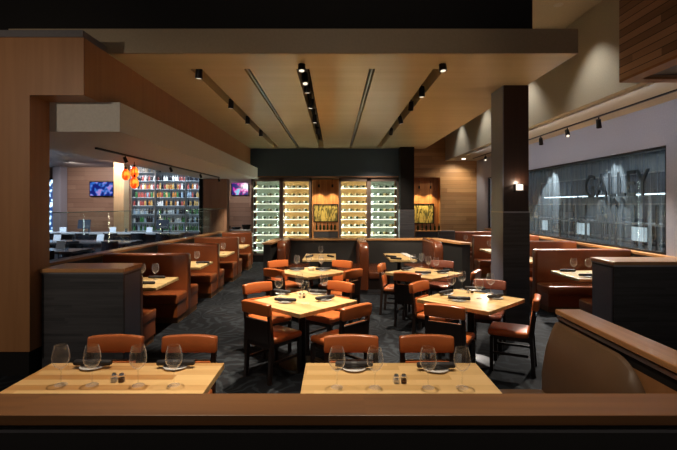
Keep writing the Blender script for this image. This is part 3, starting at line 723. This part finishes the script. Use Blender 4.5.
def yh(py): return 1.72*F/(205-py)      # depth of a head hanging just under the ceiling
def track(x, label):
    tag(BX(x-.02, x+.02, 6.3, 14.4, ZC+.20, ZC+.24).build('light_track', BLACKM), label, 'light track', 'light tracks in the golden ceiling')
track(-1.90, 'black light track sunk in ceiling slot, leftmost'); track(-.44, 'black light track sunk in ceiling slot, middle'); track(1.42, 'black light track sunk in ceiling slot, rightmost')
PW = 310
T = {'T1': (T1c.x, T1c.y, .76), 'T2': (T2c.x, T2c.y, .76), 'T3': (T3c.x, T3c.y, .76), 'T4': (T4c.x, T4c.y, .76)}
heads = [(-1.90, 82, (-2.75, 6.9, .5), 'left'), (-1.90, 111, (-2.6, 8.9, .5), 'left'), (-1.90, 126, (-2.6, 10.7, .5), 'left'), (-1.90, 138, (-2.5, 12.6, .5), 'left'),
         (-.44, 75, T['T1'], 'middle'), (-.44, 88, (-.2, 5.3, .3), 'middle'), (-.44, 96, T['T3'], 'middle'), (-.44, 111, (-.9, 8.6, .5), 'middle'), (-.44, 125, (-.35, 10.0, .76), 'middle'), (-.44, 136, (-.4, 14.3, 1.2), 'middle'),
         (1.42, 75, T['T2'], 'right'), (1.42, 100, T['T4'], 'right'), (1.42, 113, (1.42, 10, .76), 'right'), (1.42, 126, (2.2, 10.3, .9), 'right'), (1.42, 137, (1.3, 14.3, 1.5), 'right')]
cnt = {}
for x, py, tg, tr in heads:
    if tr == 'left': tg = (-2.2, tg[1], .4)
    k = cnt.get(tr, 0); cnt[tr] = k+1
    spot_head((x, yh(py), ZC+.20), tg, PW if py < 110 or tr == 'left' else PW*.55, 'black spotlight in the %s ceiling slot, %s from camera' % (tr, ORD[k]), color=WARM, size=36 if tr == 'left' else 55)
# right soffit track
tag(BX(5.18, 5.22, 6.8, 17, 3.635, 3.66).build('light_track', BLACKM), 'black light track under the right bulkhead above kitchen window', 'light track')
for k, (y, tg, pw) in enumerate([(8.9, (5.80, 9.6, 1.6), 160), (10.1, (4.6, 7.9, .6), 520), (11.4, (5.80, 12.3, 1.6), 280), (13.4, (4.5, 10.5, .7), 330), (15.6, (4.3, 12.7, .76), 300)]):
    spot_head((5.2, y, 3.63), tg, pw, 'black spotlight under right bulkhead above kitchen window, %s from camera' % ORD[k], group='spotlights above the kitchen window', drop=.12, color=NEUT, size=[42, 64, 40, 64, 60][k], blend=.25 if k in (0, 2) else .6)
# bar soffit track
tag(BX(-3.62, -3.58, 6.8, 14, 2.74, 2.77).build('light_track', BLACKM), 'black light track under the pale soffit above left booths', 'light track')
for k, y in enumerate([7.75, 9.9, 12.1, 14.0]):
    spot_head((-3.6, y, 2.75), (-3.0, y+.8, .6), 55, 'black spotlight under pale soffit above left booths, %s from camera' % ORD[k], group='spotlights above the left booths', drop=.07, k_=.6, color=WARM, size=70)
cv = thing('added_wall_washer', 'added long slim wall washer under the bulkhead brightening the lavender wall', 'wall washer', (4.55, 10.5, 3.655), 0)  # added lamp to brighten the right wall, no fitting known here
BX(-.03, .03, -5, 5, -.03, .0).build('housing', WHITE, cv)
lamp('AREA', (4.55, 10.5, 3.60), 9, (.86, .90, 1.0), cv, (WX, 10.5, 2.6), shape='RECTANGLE', size=9.5, size_y=.05)
dn = thing('downlight', 'small bright downlight at the far end of the bulkhead underside', 'downlight', (4.9, 17.2, 3.66), 0)
MB().cyl((0, 0, -.015), (0, 0, 0), .06, n=16).build('lens', emis('bright_lens', (1, .9, .75), 5), dn)
lamp('SPOT', (4.9, 17.2, 3.62), 38, WARM, dn, (4.6, 18, 1.6), spot_size=2.2, spot_blend=.8, shadow_soft_size=.05)
# downlights washing the bulkhead
for k, (xd, y) in enumerate([(3.76, 7.6), (3.85, 10.2), (3.85, 13.1), (3.85, 15.7)]):
    f = thing('downlight', 'round recessed downlight in the tall ceiling beside the bulkhead, %s from camera' % ORD[k], 'downlight', (xd, y, 5.27), 0, 'downlights in the tall ceiling')
    MB().lathe([(.05, -.004), (.075, -.006), (.08, -.001), (.05, -.001)], 20).build('ring', WHITE, f)
    MB().cyl((0, 0, -.003), (0, 0, -.001), .05, n=20).build('lens', MATS['bright_lens'], f)
    lamp('SPOT', (xd, y, 5.24), 36, NEUT, f, (xd+.14, y, 3), spot_size=math.radians(86), spot_blend=.7, shadow_soft_size=.03)
# added unseen downlights that light the foreground, portal and slab edge
for k, (x, y, tg, pw) in enumerate([(-1.4, 3.3, (-1.4, 3.0, .76), 170), (.45, 3.3, (.42, 3.0, .76), 170), (-4.4, .9, (-3.9, 5.0, 1.9), 88), (1.9, 3.0, (1.7, 3.1, .9), 22), (0, 1.3, (0, 1.9, 1.07), 12), (0, 1.6, (0, 5.56, 3.9), 20)]):
    f = thing('downlight', 'added unseen downlight in the dark ceiling over %s' % ['the lower left table', 'the lower middle table', 'the wooden portal', 'the brown banquette', 'the foreground ledge', 'the ceiling slab edge'][k], 'downlight', (x, y, 4.6 if k != 2 else 3.4), 0, 'added downlights over the foreground')
    MB().cyl((0, 0, 0), (0, 0, .12), .06, n=16).cyl((0, 0, .12), (0, 0, .12 if k != 2 else 1.32), .008, n=6).build('canister', BLACKM, f) if k == 2 else MB().cyl((0, 0, 0), (0, 0, .12), .06, n=16).build('canister', BLACKM, f)
    lamp('SPOT', (x, y, 4.58 if k != 2 else 3.38), pw, WARM, f, tg, spot_size=math.radians(62 if k != 2 else 80), spot_blend=.7, shadow_soft_size=.05)
struct('ceiling_front', BX(-8, 8, -1.5, 5.0, 4.72, 4.8), BLACKP)

# ------------------------------------------------------------------ bar room
# orange pendants
def pendant_mat():
    if 'pendant_glow' in MATS: return MATS['pendant_glow']
    m = emis('pendant_glow', (1, .2, .02), .9); n = m.node_tree.nodes; l = m.node_tree.links
    tc = n.new('ShaderNodeTexCoord'); nz = n.new('ShaderNodeTexNoise'); nz.inputs['Scale'].default_value = 11; l.new(tc.outputs['Object'], nz.inputs[0])
    cr = n.new('ShaderNodeValToRGB'); e = cr.color_ramp.elements; e[0].position = .42; e[0].color = (.8, .03, .003, 1); e[1].position = .58; e[1].color = (1, .30, .03, 1)
    l.new(nz.outputs[0], cr.inputs[0]); l.new(cr.outputs[0], n['Principled BSDF'].inputs['Emission Color']); return m
gpn = 'orange glass pendants'
for (px, py, y, wl) in [(126, 175, 9.3, 'left of the three'), (134.5, 172.5, 9.5, 'upper of the three'), (134.5, 183, 9.1, 'lower of the three')]:
    x = (px-335)*y/F; z = HC-(py-205)*y/F
    t = thing('pendant_lamp', 'glowing orange glass pendant hanging over the bar, '+wl, 'pendant lamp', (x, y, z), 0, gpn)
    MB().lathe([(0, -.11), (.045, -.10), (.078, -.05), (.082, 0), (.07, .06), (.04, .105), (.02, .12), (0, .12)], 20).build('glass_shade', pendant_mat(), t, smooth=True)
    MB().cyl((0, 0, .12), (0, 0, 2.77-z), .006, n=6).cyl((0, 0, .115), (0, 0, .16), .02, n=10).build('cord', BLACKM, t)
# televisions
def tvmat(name, c1, c2, c3, s):
    m = bpy.data.materials.new(name); m.use_nodes = True; n = m.node_tree.nodes; l = m.node_tree.links; b = n['Principled BSDF']
    b.inputs['Base Color'].default_value = (0, 0, 0, 1); b.inputs['Roughness'].default_value = .2
    tc = n.new('ShaderNodeTexCoord'); nz = n.new('ShaderNodeTexNoise'); nz.inputs['Scale'].default_value = 5; nz.inputs['Detail'].default_value = 1; l.new(tc.outputs['Object'], nz.inputs[0])
    cr = n.new('ShaderNodeValToRGB'); l.new(nz.outputs[0], cr.inputs[0]); e = cr.color_ramp.elements
    e[0].position = .46; e[0].color = (*c1, 1); e[1].position = .62; e[1].color = (*c3, 1); q = e.new(.55); q.color = (*c2, 1)
    l.new(cr.outputs[0], b.inputs['Emission Color']); b.inputs['Emission Strength'].default_value = s; return m
def tv(label, x0, x1, y, z0, z1, m):
    t = thing('television', label, 'television', ((x0+x1)/2, y, (z0+z1)/2), 0); a = (x1-x0)/2; h = (z1-z0)/2
    BX(-a, a, -.0, .05, -h, h, bev=.008).build('housing', BLACKM, t); BX(-a+.03, a-.03, -.006, .0, -h+.03, h-.03).build('screen', m, t)
    BX(-.1, .1, .05, .09, -.1, .1).build('wall_bracket', BLACKM, t)
tv('flat television with blue and violet picture on bar back wall', -9.75, -8.78, 17.9, 2.24, 2.84, tvmat('screen_blue', (.01, .02, .25), (.05, .25, .9), (.55, .35, .9), .3))
tv('flat television with pink picture on wood wall beside wine cabinet', -4.12, -3.42, 17.9, 2.27, 2.86, tvmat('screen_pink', (.02, .02, .2), (.9, .04, .5), (.3, .75, 1), .35))
# pale lit columns, pier
tag(BX(-7.65, -7.3, 15.6, 16.0, 0, 3.4).build('column', wood('light_column', (.55, .36, .19), (.68, .47, .26), 'Z', None, rough=.4)), 'pale wood column left of the bottle shelves', 'column')
tag(BX(-10.95, -10.65, 17.5, 17.95, 0, 3.4).build('column', WALLP), 'pale narrow column beside the far left window', 'column')
tag(BX(-4.38, -3.60, 15.0, 15.4, 0, 2.77).build('column', W_PIER), 'broad pinkish wood pier right of the bottle shelves', 'column')
tag(BX(-4.52, -4.40, 15.0, 15.3, 0, 3.4).build('post', BLACKM), 'black post between bottle shelves and pinkish pier', 'post')
wn_ = struct('window_2', MB().box(-11.9, -11.0, 17.93, 18, 2.9, 2.98).box(-11.9, -11.82, 17.93, 18, .6, 2.9).box(-11.08, -11.0, 17.93, 18, .6, 2.9).box(-11.47, -11.43, 17.93, 18, .6, 2.9).box(-11.9, -11.0, 17.93, 18, .52, .6), BLACKM)
nm = bpy.data.materials.new('dusk_street'); nm.use_nodes = True
n = nm.node_tree.nodes; l = nm.node_tree.links; b = n['Principled BSDF']; b.inputs['Base Color'].default_value = (.01, .02, .05, 1)
nz = n.new('ShaderNodeTexNoise'); nz.inputs['Scale'].default_value = 7; tc = n.new('ShaderNodeTexCoord'); l.new(tc.outputs['Object'], nz.inputs[0])
cr = n.new('ShaderNodeValToRGB'); cr.color_ramp.elements[0].position = .5; cr.color_ramp.elements[0].color = (.01, .03, .10, 1); cr.color_ramp.elements[1].position = .62; cr.color_ramp.elements[1].color = (.5, .75, 1, 1)
l.new(nz.outputs[0], cr.inputs[0]); l.new(cr.outputs[0], b.inputs['Emission Color']); b.inputs['Emission Strength'].default_value = 1.2
BX(-11.82, -11.08, 17.96, 17.99, .6, 2.9).build('window_pane', nm, wn_)
# bottle shelves: frame, backlit wall, 8 shelves, three bays
bs = thing('bottle_shelving', 'tall backlit metal shelving crowded with liquor bottles behind the bar', 'shelving', (-7.2, 16.0, 0))
bays = [(0, .80), (.84, 1.88), (1.92, 2.42)]
fr = MB()
for x in (-.02, .82, 1.90, 2.44): fr.box(x-.02, x+.02, 0, .34, .9, 3.36)
fr.build('upright_frame', STEEL, bs)
BX(-.04, 2.46, .34, .36, .9, 3.36).build('backlit_panel', emis('backlit_blue', (.42, .52, .62), .06), bs)
BX(-.04, 2.46, -.1, .36, 0, .9).build('base_cabinet', W_DARK, bs)
cols = [('clear', (.42, .46, .48)), ('amber', (.36, .15, .04)), ('green', (.05, .16, .06)), ('red-labelled', (.32, .08, .07)), ('dark', (.02, .02, .025)), ('pale blue', (.24, .33, .42)), ('white-labelled', (.6, .6, .58)), ('golden', (.48, .32, .12))]
BP = []
for i, (nm_, c_) in enumerate(cols):
    h = .20+.015*(i % 3); o = tag(MB().lathe([(0, 0), (.034, 0), (.036, .01), (.036, h*.6), (.014, h*.78), (.013, h), (0, h)], 10).build('liquor_bottle', mat('spirits_'+nm_.replace('-', '_').replace(' ', '_'), c_, .15), smooth=True), 'x', 'liquor bottle')
    BP.append((nm_, o))
for r in range(8):
    z = .98+r*.295
    for k, (a, b_) in enumerate(bays):
        sh = BX(a, b_, .02, .33, z, z+.012).build('shelf', mat('glass_shelf', (.5, .58, .62), .2), bs)
        nb = [10, 13, 6][k]
        for j in range(nb):
            nm_, o = BP[random.choice([[2, 5, 4, 0, 2], [0, 4, 5, 2, 4], [0, 5, 4, 0, 4, 2], [1, 7, 3, 6, 4], [2, 7, 4, 3, 5, 1], [4, 1, 7, 3, 4, 6], [3, 4, 4, 6, 4], [0, 6, 5, 0, 4]][r])]
            clone(o, (-7.2+a+.05+(b_-a-.1)*j/(nb-1), 16.0+.09+random.uniform(-.02, .03), z+.0125), 0,
                  '%s liquor bottle on bar shelf %s from bottom, %s bay, %s from left' % (nm_, ORD[r], ['left', 'middle', 'right'][k], ORD[j]), 'liquor bottles behind the bar')
for x in (-6.8, -5.8, -5.0):
    f = thing('downlight', 'downlight above the bottle shelves, %s of three' % {-6.8: 'left', -5.8: 'middle', -5.0: 'right'}[x], 'downlight', (x, 15.4, 3.395), 0, 'downlights above the bottle shelves')
    MB().cyl((0, 0, -.02), (0, 0, 0), .06, n=16).build('ring', WHITE, f)
    lamp('SPOT', (x, 15.4, 3.35), 48, COOL, f, (x, 16.05, 1.6), spot_size=1.7, spot_blend=.6, shadow_soft_size=.05)
# bar counter and tables
bc = thing('bar_counter', 'long dark bar counter with pale stone top before the bottle shelves', 'bar counter', (-6.9, 13.6, 0))
BX(-2.6, 2.35, -.35, .35, 1.03, 1.08, bev=.008).build('counter_top', CTOP, bc); BX(-2.5, 2.25, -.18, .3, 0, 1.03).build('counter_front', W_DARK, bc)
MB().cyl((-2.4, -.36, .25), (2.2, -.36, .25), .02, n=10).build('foot_rail', CHROME, bc)
def hightop(label, x, y, w_, d_):
    t = thing('high_table', label, 'high table', (x, y, 0), 0, 'high tables in the bar')
    BX(-w_/2, w_/2, -d_/2, d_/2, 1.0, 1.045, bev=.006).build('table_top', mat('bar_table_top', (.10, .09, .09), .18), t)
    for s in (-1, 1):
        BX(s*w_*.38-.03, s*w_*.38+.03, -.04, .04, .02, 1.0).build('leg', BLACKM, t); BX(s*w_*.38-.04, s*w_*.38+.04, -d_*.4, d_*.4, 0, .02).build('foot', BLACKM, t)
hightop('dark high bar table, nearest behind the glass screen', -5.9, 8.6, 2.2, .7)
hightop('dark high bar table, middle of the bar room', -5.9, 10.7, 2.4, .7)
hightop('dark high bar table, far left of the bar room', -9.3, 12.2, 2.0, .8)
hightop('dark high bar table, left end beside the portal', -7.6, 8.7, .9, .8)
def make_stool():
    t = thing('bar_stool', 'x', 'bar stool')
    for sx in (-1, 1):
        for sy in (-1, 1): MB().cyl((sx*.2, sy*.2, 0), (sx*.15, sy*.15, .70), .014, n=8).build('leg', BLACKM, t)
    MB().box(-.19, .19, .165, .185, .25, .27).box(-.19, .19, -.185, -.165, .25, .27).build('foot_rest', CHROME, t)
    BX(-.2, .2, -.2, .2, .70, .77, bev=.03, seg=3).build('seat', mat('black_vinyl', (.02, .022, .028), .2, coat=.5), t, smooth=True)
    m = MB(); n_ = 8
    for i in range(n_):
        a0 = PI*1.15+PI*.7*i/n_; a1 = PI*1.15+PI*.7*(i+1)/n_
        pts = [(.235*math.cos(a0), .235*math.sin(a0)), (.235*math.cos(a1), .235*math.sin(a1)), (.205*math.cos(a1), .205*math.sin(a1)), (.205*math.cos(a0), .205*math.sin(a0))]
        m.prism(pts, .84, 1.10)
    bmesh.ops.remove_doubles(m.bm, verts=m.bm.verts[:], dist=1e-4)
    m.build('backrest', MATS['black_vinyl'], t, smooth=True)
    for s in (-1, 1): MB().cyl((s*.12, -.17, .74), (s*.13, -.18, .88), .012, n=8).build('back_post', CHROME, t)
    return t
st = make_stool(); gst = 'black bar stools in the bar room'
stools = [(-6.7, 8.05, 0, 'near side of nearest bar table, left'), (-5.9, 8.05, .2, 'near side of nearest bar table, middle'), (-5.1, 8.05, -.2, 'near side of nearest bar table, right'),
          (-6.5, 9.2, PI, 'far side of nearest bar table, left'), (-5.4, 9.2, PI, 'far side of nearest bar table, right'),
          (-6.8, 10.15, .15, 'near side of middle bar table, left'), (-5.9, 10.15, 0, 'near side of middle bar table, middle'), (-5.0, 10.15, -.15, 'near side of middle bar table, right'),
          (-6.3, 11.3, PI, 'far side of middle bar table, left'), (-5.4, 11.3, PI, 'far side of middle bar table, right'),
          (-8.8, 12.95, 0, 'at the bar counter, first from left'), (-8.0, 12.95, 0, 'at the bar counter, second from left'), (-7.2, 12.95, 0, 'at the bar counter, third from left'), (-6.4, 12.95, 0, 'at the bar counter, fourth from left'), (-5.6, 12.95, 0, 'at the bar counter, fifth from left'), (-4.9, 12.95, 0, 'at the bar counter, sixth from left'),
          (-9.8, 11.6, 0, 'near side of far left bar table, left'), (-9.0, 11.6, 0, 'near side of far left bar table, right'), (-7.6, 8.1, 0, 'at the bar table beside the portal')]
for x, y, rz, wl in stools: clone(st, (x, y, 0), rz, 'black bar stool '+wl, gst)
# small things on the bar tables
tm = tag(MB().lathe([(0, 0), (.032, 0), (.038, .12), (.036, .12), (.030, .008), (0, .008)], 14).build('tumbler', thin_glass('tumbler_glass', (.8, .88, .95), 3.0), smooth=True), 'x', 'tumbler')
for i, (x, y, z, wl) in enumerate([(-6.7, 8.45, 1.046, 'nearest bar table, far left end'), (-5.9, 8.5, 1.046, 'nearest bar table, middle'), (-5.05, 8.5, 1.046, 'nearest bar table, right end'), (-6.9, 10.5, 1.046, 'middle bar table, left end'), (-6.1, 10.55, 1.046, 'middle bar table, middle'), (-5.0, 10.6, 1.046, 'middle bar table, right end'),
                                (-8.7, 13.4, 1.081, 'bar counter, left end'), (-7.3, 13.4, 1.081, 'bar counter, left of middle'), (-6.2, 13.4, 1.081, 'bar counter, right of middle'), (-4.9, 13.4, 1.081, 'bar counter, right end'), (-9.7, 12.0, 1.046, 'far left bar table, left end'), (-7.6, 8.6, 1.046, 'bar table beside the portal')]):
    clone(tm, (x, y, z), 0, 'clear glass tumbler standing on '+wl, 'tumblers in the bar')
tent = BX(-.09, .09, -.01, .01, 0, .15, mtx=Matrix.Rotation(-.25, 4, 'X')).build('menu_card', mat('menu_card', (.75, .78, .82), .5)); tag(tent, 'x', 'menu card')
for i, (x, y, z) in enumerate([(-6.4, 8.6, 1.05), (-5.3, 8.7, 1.05), (-6.6, 10.7, 1.05), (-5.6, 10.75, 1.05), (-8.2, 13.6, 1.085), (-6.7, 13.6, 1.085), (-5.6, 13.6, 1.085), (-9.3, 12.2, 1.05)]):
    clone(tent, (x, y, z), random.uniform(-.3, .3), 'white standing menu card on '+['nearest bar table, left', 'nearest bar table, right', 'middle bar table, left', 'middle bar table, right', 'bar counter, left', 'bar counter, middle', 'bar counter, right', 'far left bar table'][i], 'menu cards in the bar')
for i, (x, y) in enumerate([(-9.1, 13.6), (-7.6, 13.65), (-5.2, 13.6)]):
    t = thing('till_screen', 'dark tilted till screen standing on bar counter, %s of three' % ['left', 'middle', 'right'][i], 'till screen', (x, y, 1.081), 0, 'till screens on the bar')
    MB().box(-.10, .10, -.08, .08, 0, .02).box(-.02, .02, -.02, .02, .02, .12).build('stand', BLACKM, t)
    BX(-.19, .19, -.012, .012, .0, .28, bev=.006, mtx=Matrix.Translation((0, 0, .10)) @ Matrix.Rotation(-.2, 4, 'X')).build('screen', mat('dark_screen', (.05, .06, .08), .15), t)
for k, (x, y, pw) in enumerate([(-6.0, 9.4, 50), (-6.2, 12.3, 50), (-9.0, 12.5, 50), (-9.3, 15.6, 28), (-7.45, 14.9, 20)]):
    f = thing('downlight', 'downlight in the bar ceiling, %s from camera' % ORD[k], 'downlight', (x, y, 3.395), 0, 'downlights in the bar ceiling')
    MB().cyl((0, 0, -.02), (0, 0, 0), .07, n=16).build('ring', WHITE, f)
    lamp('SPOT', (x, y, 3.35), pw*4, (.70, .82, 1.0) if k < 3 else (1, .86, .8), f, (x, y+(2.0 if k >= 3 else .3), 1.0 if k < 3 else 1.9), spot_size=2.0, spot_blend=.8, shadow_soft_size=.1)
lamp_tv = thing('downlight', 'downlight before the wood wall with pink television', 'downlight', (-3.85, 16.4, 2.765), 0, 'downlights in the bar ceiling')
MB().cyl((0, 0, -.02), (0, 0, 0), .06, n=16).build('ring', WHITE, lamp_tv)
lamp('SPOT', (-3.85, 16.4, 2.72), 30, (1, .85, .75), lamp_tv, (-3.85, 18, 1.6), spot_size=2.0, spot_blend=.8, shadow_soft_size=.05)
# server counter under the pink TV
sv = thing('server_counter', 'small wood-faced counter with pale top beneath the pink television', 'counter', (-3.55, 16.0, 0))
BX(-.7, .62, -.3, .3, 1.0, 1.04, bev=.005).build('counter_top', CTOP, sv); BX(-.68, .6, -.28, .28, 0, 1.0).build('body', W_PIER, sv)
for k in range(3):
    o = tag(MB().lathe([(0, 0), (.12, 0), (.17, .05), (.165, .055), (.11, .012), (0, .012)], 18).build('dark_bowl', BLACKM, smooth=True), 'dark bowl on the counter beneath the pink television, %s from left' % ORD[k], 'bowl', 'dark bowls on the server counter')
    o.location = (-3.85+k*.36, 15.95, 1.0405); o.scale = (1, 1, [2.0, 1.4, 3][k])

# ------------------------------------------------------------------ kitchen behind the window
struct('wall_kitchen', MB().box(9.6, 9.7, 6, 20, 0, 3.6).box(5.9, 9.6, 19.9, 20, 0, 3.6).box(5.9, 9.6, 5.9, 6, 0, 3.6), mat('kitchen_tile', (.30, .34, .37), .35))
struct('ceiling_kitchen', BX(5.85, 9.7, 5.9, 20, 3.5, 3.6), SOFFIT)
struct('floor_kitchen', BX(9, 9.7, 5.9, 20, -.1, 0), BLACKP)
struct('floor_kitchen_end', BX(5.85, 9, 18.3, 20, -.1, 0), BLACKP)
kh = thing('exhaust_hood', 'long dark kitchen hood seen through the mesh curtain', 'kitchen hood', (8.2, 12.8, 2.2))
BX(-.1, .9, -5, 5, 0, .55, bev=.02).build('hood_body', mat('hood_steel', (.10, .12, .16), .35, .7), kh)
MB().box(-.12, -.1, -5, 5, .52, .56).build('hood_edge', STEEL, kh)
for k, y in enumerate((8.9, 11.5, 14.1, 16.6)):
    o = BX(-.0, .12, y-12.8-1.1, y-12.8+1.1, -.03, 0).build('hood_lamp', emis('hood_light', (.72, .88, 1), 2.0) if 'hood_light' not in MATS else MATS['hood_light'], kh)
kc = thing('kitchen_line', 'steel kitchen cooking line beyond the mesh curtain', 'kitchen counter', (8.4, 12.8, 0))
BX(-.4, .7, -5, 5, 0, .92).build('counter', mat('kitchen_steel_dark', (.10, .11, .13), .35, .6), kc)
BX(-.45, .75, -5, 5, .92, .96).build('counter_top', STEEL, kc)
kp = thing('pass_shelf', 'dark two-tier pass shelf unit behind the mesh curtain', 'kitchen shelf', (7.0, 12.2, 0))
MB().box(-.3, .3, -4.2, 4.2, 0, .95).build('counter', mat('pass_dark', (.03, .035, .045), .4), kp)
BX(-.25, .25, -4.2, 4.2, 1.90, 1.94).build('shelf', STEEL, kp); BX(-.25, .25, -4.2, 4.2, 1.45, 1.49).build('shelf', STEEL, kp)
for y in (-4.1, -2.7, -1.3, 0, 1.4, 2.8, 4.1): MB().box(-.24, -.2, y-.02, y+.02, .95, 1.9).box(.2, .24, y-.02, y+.02, .95, 1.9).build('post', BLACKM, kp)
random.seed(3)
for k, (y, w_) in enumerate([(10.35, .26), (12.7, .32), (15.0, .2)]):  # glowing panels for bright patches of unknown kind
    t = thing('lit_panel', 'bright bluish white lit panel beyond the mesh curtain, %s from camera' % ORD[k], 'lit panel', (7.0, y, .951), 0, 'lit panels in the kitchen')
    MB().box(-.05, .05, -.06, .06, 0, .12).box(-.02, .02, -w_-.02, w_+.02, .10, .46).build('stand', BLACKM, t)
    BX(-.03, -.02, -w_, w_, .12, .44).build('panel', emis('lit_panel_white', (.75, .9, 1), .35) if 'lit_panel_white' not in MATS else MATS['lit_panel_white'], t)
eq = ['oven', 'fryer', 'steamer', 'grill', 'mixer', 'cooler']
for k, y in enumerate([8.6, 10.0, 11.6, 13.2, 14.8, 16.4]):
    h = random.uniform(.35, .7); t = thing('kitchen_'+eq[k], 'dark steel kitchen %s on the cooking line, %s from camera' % (eq[k], ORD[k]), 'kitchen appliance', (8.35, y, .961), 0, 'appliances on the cooking line')
    BX(-.3, .45, -.42, .42, 0, h, bev=.02).build('body', mat('appliance_steel', (.16, .17, .2), .35, .7), t)
    BX(-.33, -.3, -.32, .32, .08, h-.08, bev=.008).build('door', mat('appliance_glass', (.02, .02, .03), .15), t)
    MB().cyl((-.36, -.28, h-.06), (-.36, .28, h-.06), .01).build('handle', STEEL, t)
for k, y in enumerate([8.8, 9.4, 11.3, 11.8, 13.6, 14.2, 15.8]):
    o = tag(MB().lathe([(0, 0), (.13, 0), (.15, .02), (.15, .17+.02*(k % 3)), (.14, .17+.02*(k % 3)), (0, .16)], 20).build('stock_pot', STEEL, smooth=True), 'steel stock pot on the pass shelf behind mesh curtain, %s from camera' % ORD[k], 'pot', 'pots on the pass shelf')
    o.location = (7.0, y, 1.4905)
for k, y in enumerate((8.2, 10.7, 13.2, 16)):
    f = thing('kitchen_lamp', 'white rectangular kitchen ceiling lamp, %s from camera' % ORD[k], 'ceiling lamp', (7.6, y, 3.46), 0, 'kitchen ceiling lamps')
    BX(-.3, .3, -.5, .5, -.05, 0).build('housing', WHITE, f)
    BX(-.26, .26, -.46, .46, -.06, -.05).build('diffuser', emis('kitchen_light', (.75, .88, 1), 9) if 'kitchen_light' not in MATS else MATS['kitchen_light'], f)
# mesh curtain with folds
def curtain_mat():
    m = bpy.data.materials.new('chain_mesh'); m.use_nodes = True; n = m.node_tree.nodes; l = m.node_tree.links; b = n['Principled BSDF']
    b.inputs['Base Color'].default_value = (.30, .35, .44, 1); b.inputs['Metallic'].default_value = .2; b.inputs['Roughness'].default_value = .5
    tc = n.new('ShaderNodeTexCoord'); mp = n.new('ShaderNodeMapping'); mp.inputs['Scale'].default_value = (1, 40, .5); l.new(tc.outputs['Object'], mp.inputs[0])
    nz = n.new('ShaderNodeTexNoise'); nz.inputs['Scale'].default_value = 1; nz.inputs['Detail'].default_value = 3; l.new(mp.outputs[0], nz.inputs[0])
    r = n.new('ShaderNodeMapRange'); r.inputs[1].default_value = .35; r.inputs[2].default_value = .72; r.inputs[3].default_value = .28; r.inputs[4].default_value = .58; l.new(nz.outputs[0], r.inputs[0])
    t = n.new('ShaderNodeBsdfTransparent'); mx = n.new('ShaderNodeMixShader'); l.new(r.outputs[0], mx.inputs[0]); l.new(t.outputs[0], mx.inputs[1]); l.new(b.outputs[0], mx.inputs[2])
    l.new(mx.outputs[0], n['Material Output'].inputs[0]); return m
m = MB(); N = 360; pv = None
for i in range(N+1):
    y = 7.78+(16.62-7.78)*i/N; x = WX+.13+.018*math.sin(y*22)+.008*math.sin(y*51+1)
    a = m.bm.verts.new((x, y, 1.06)); b_ = m.bm.verts.new((x, y, 2.87))
    if pv: m.bm.faces.new((pv[0], a, b_, pv[1]))
    pv = (a, b_)
tag(m.build('mesh_curtain', curtain_mat(), smooth=True), 'grey metal mesh curtain hanging in the long kitchen window', 'curtain')
# lettering
fc = bpy.data.curves.new('galley_text', 'FONT'); fc.body = 'GALLEY'; fc.size = 1.0; fc.extrude = .012; fc.align_x = 'CENTER'
tmp = bpy.data.objects.new('tmp_text', fc); C.objects.link(tmp); bpy.context.view_layer.update()
me = bpy.data.meshes.new_from_object(tmp.evaluated_get(bpy.context.evaluated_depsgraph_get()))
bpy.data.objects.remove(tmp)
xsv = [v.co.x for v in me.vertices]; ysv = [v.co.y for v in me.vertices]; wt = max(xsv)-min(xsv); y0_ = min(ysv); ht = max(ysv)-y0_; cx_ = (max(xsv)+min(xsv))/2
for v in me.vertices: v.co = Vector(((v.co.x-cx_)/wt*2.1, (v.co.y-y0_)/ht*.50, v.co.z))
me.materials.clear(); me.materials.append(mat('letter_black', (.022, .026, .036), .5))
lt = bpy.data.objects.new('sign_lettering', me); C.objects.link(lt)
lt.location = (WX+.065, 9.25, 2.07); lt.rotation_euler = (PI/2, 0, -PI/2)
tag(lt, 'dark capital letters reading GALLEY on the kitchen window', 'lettering')
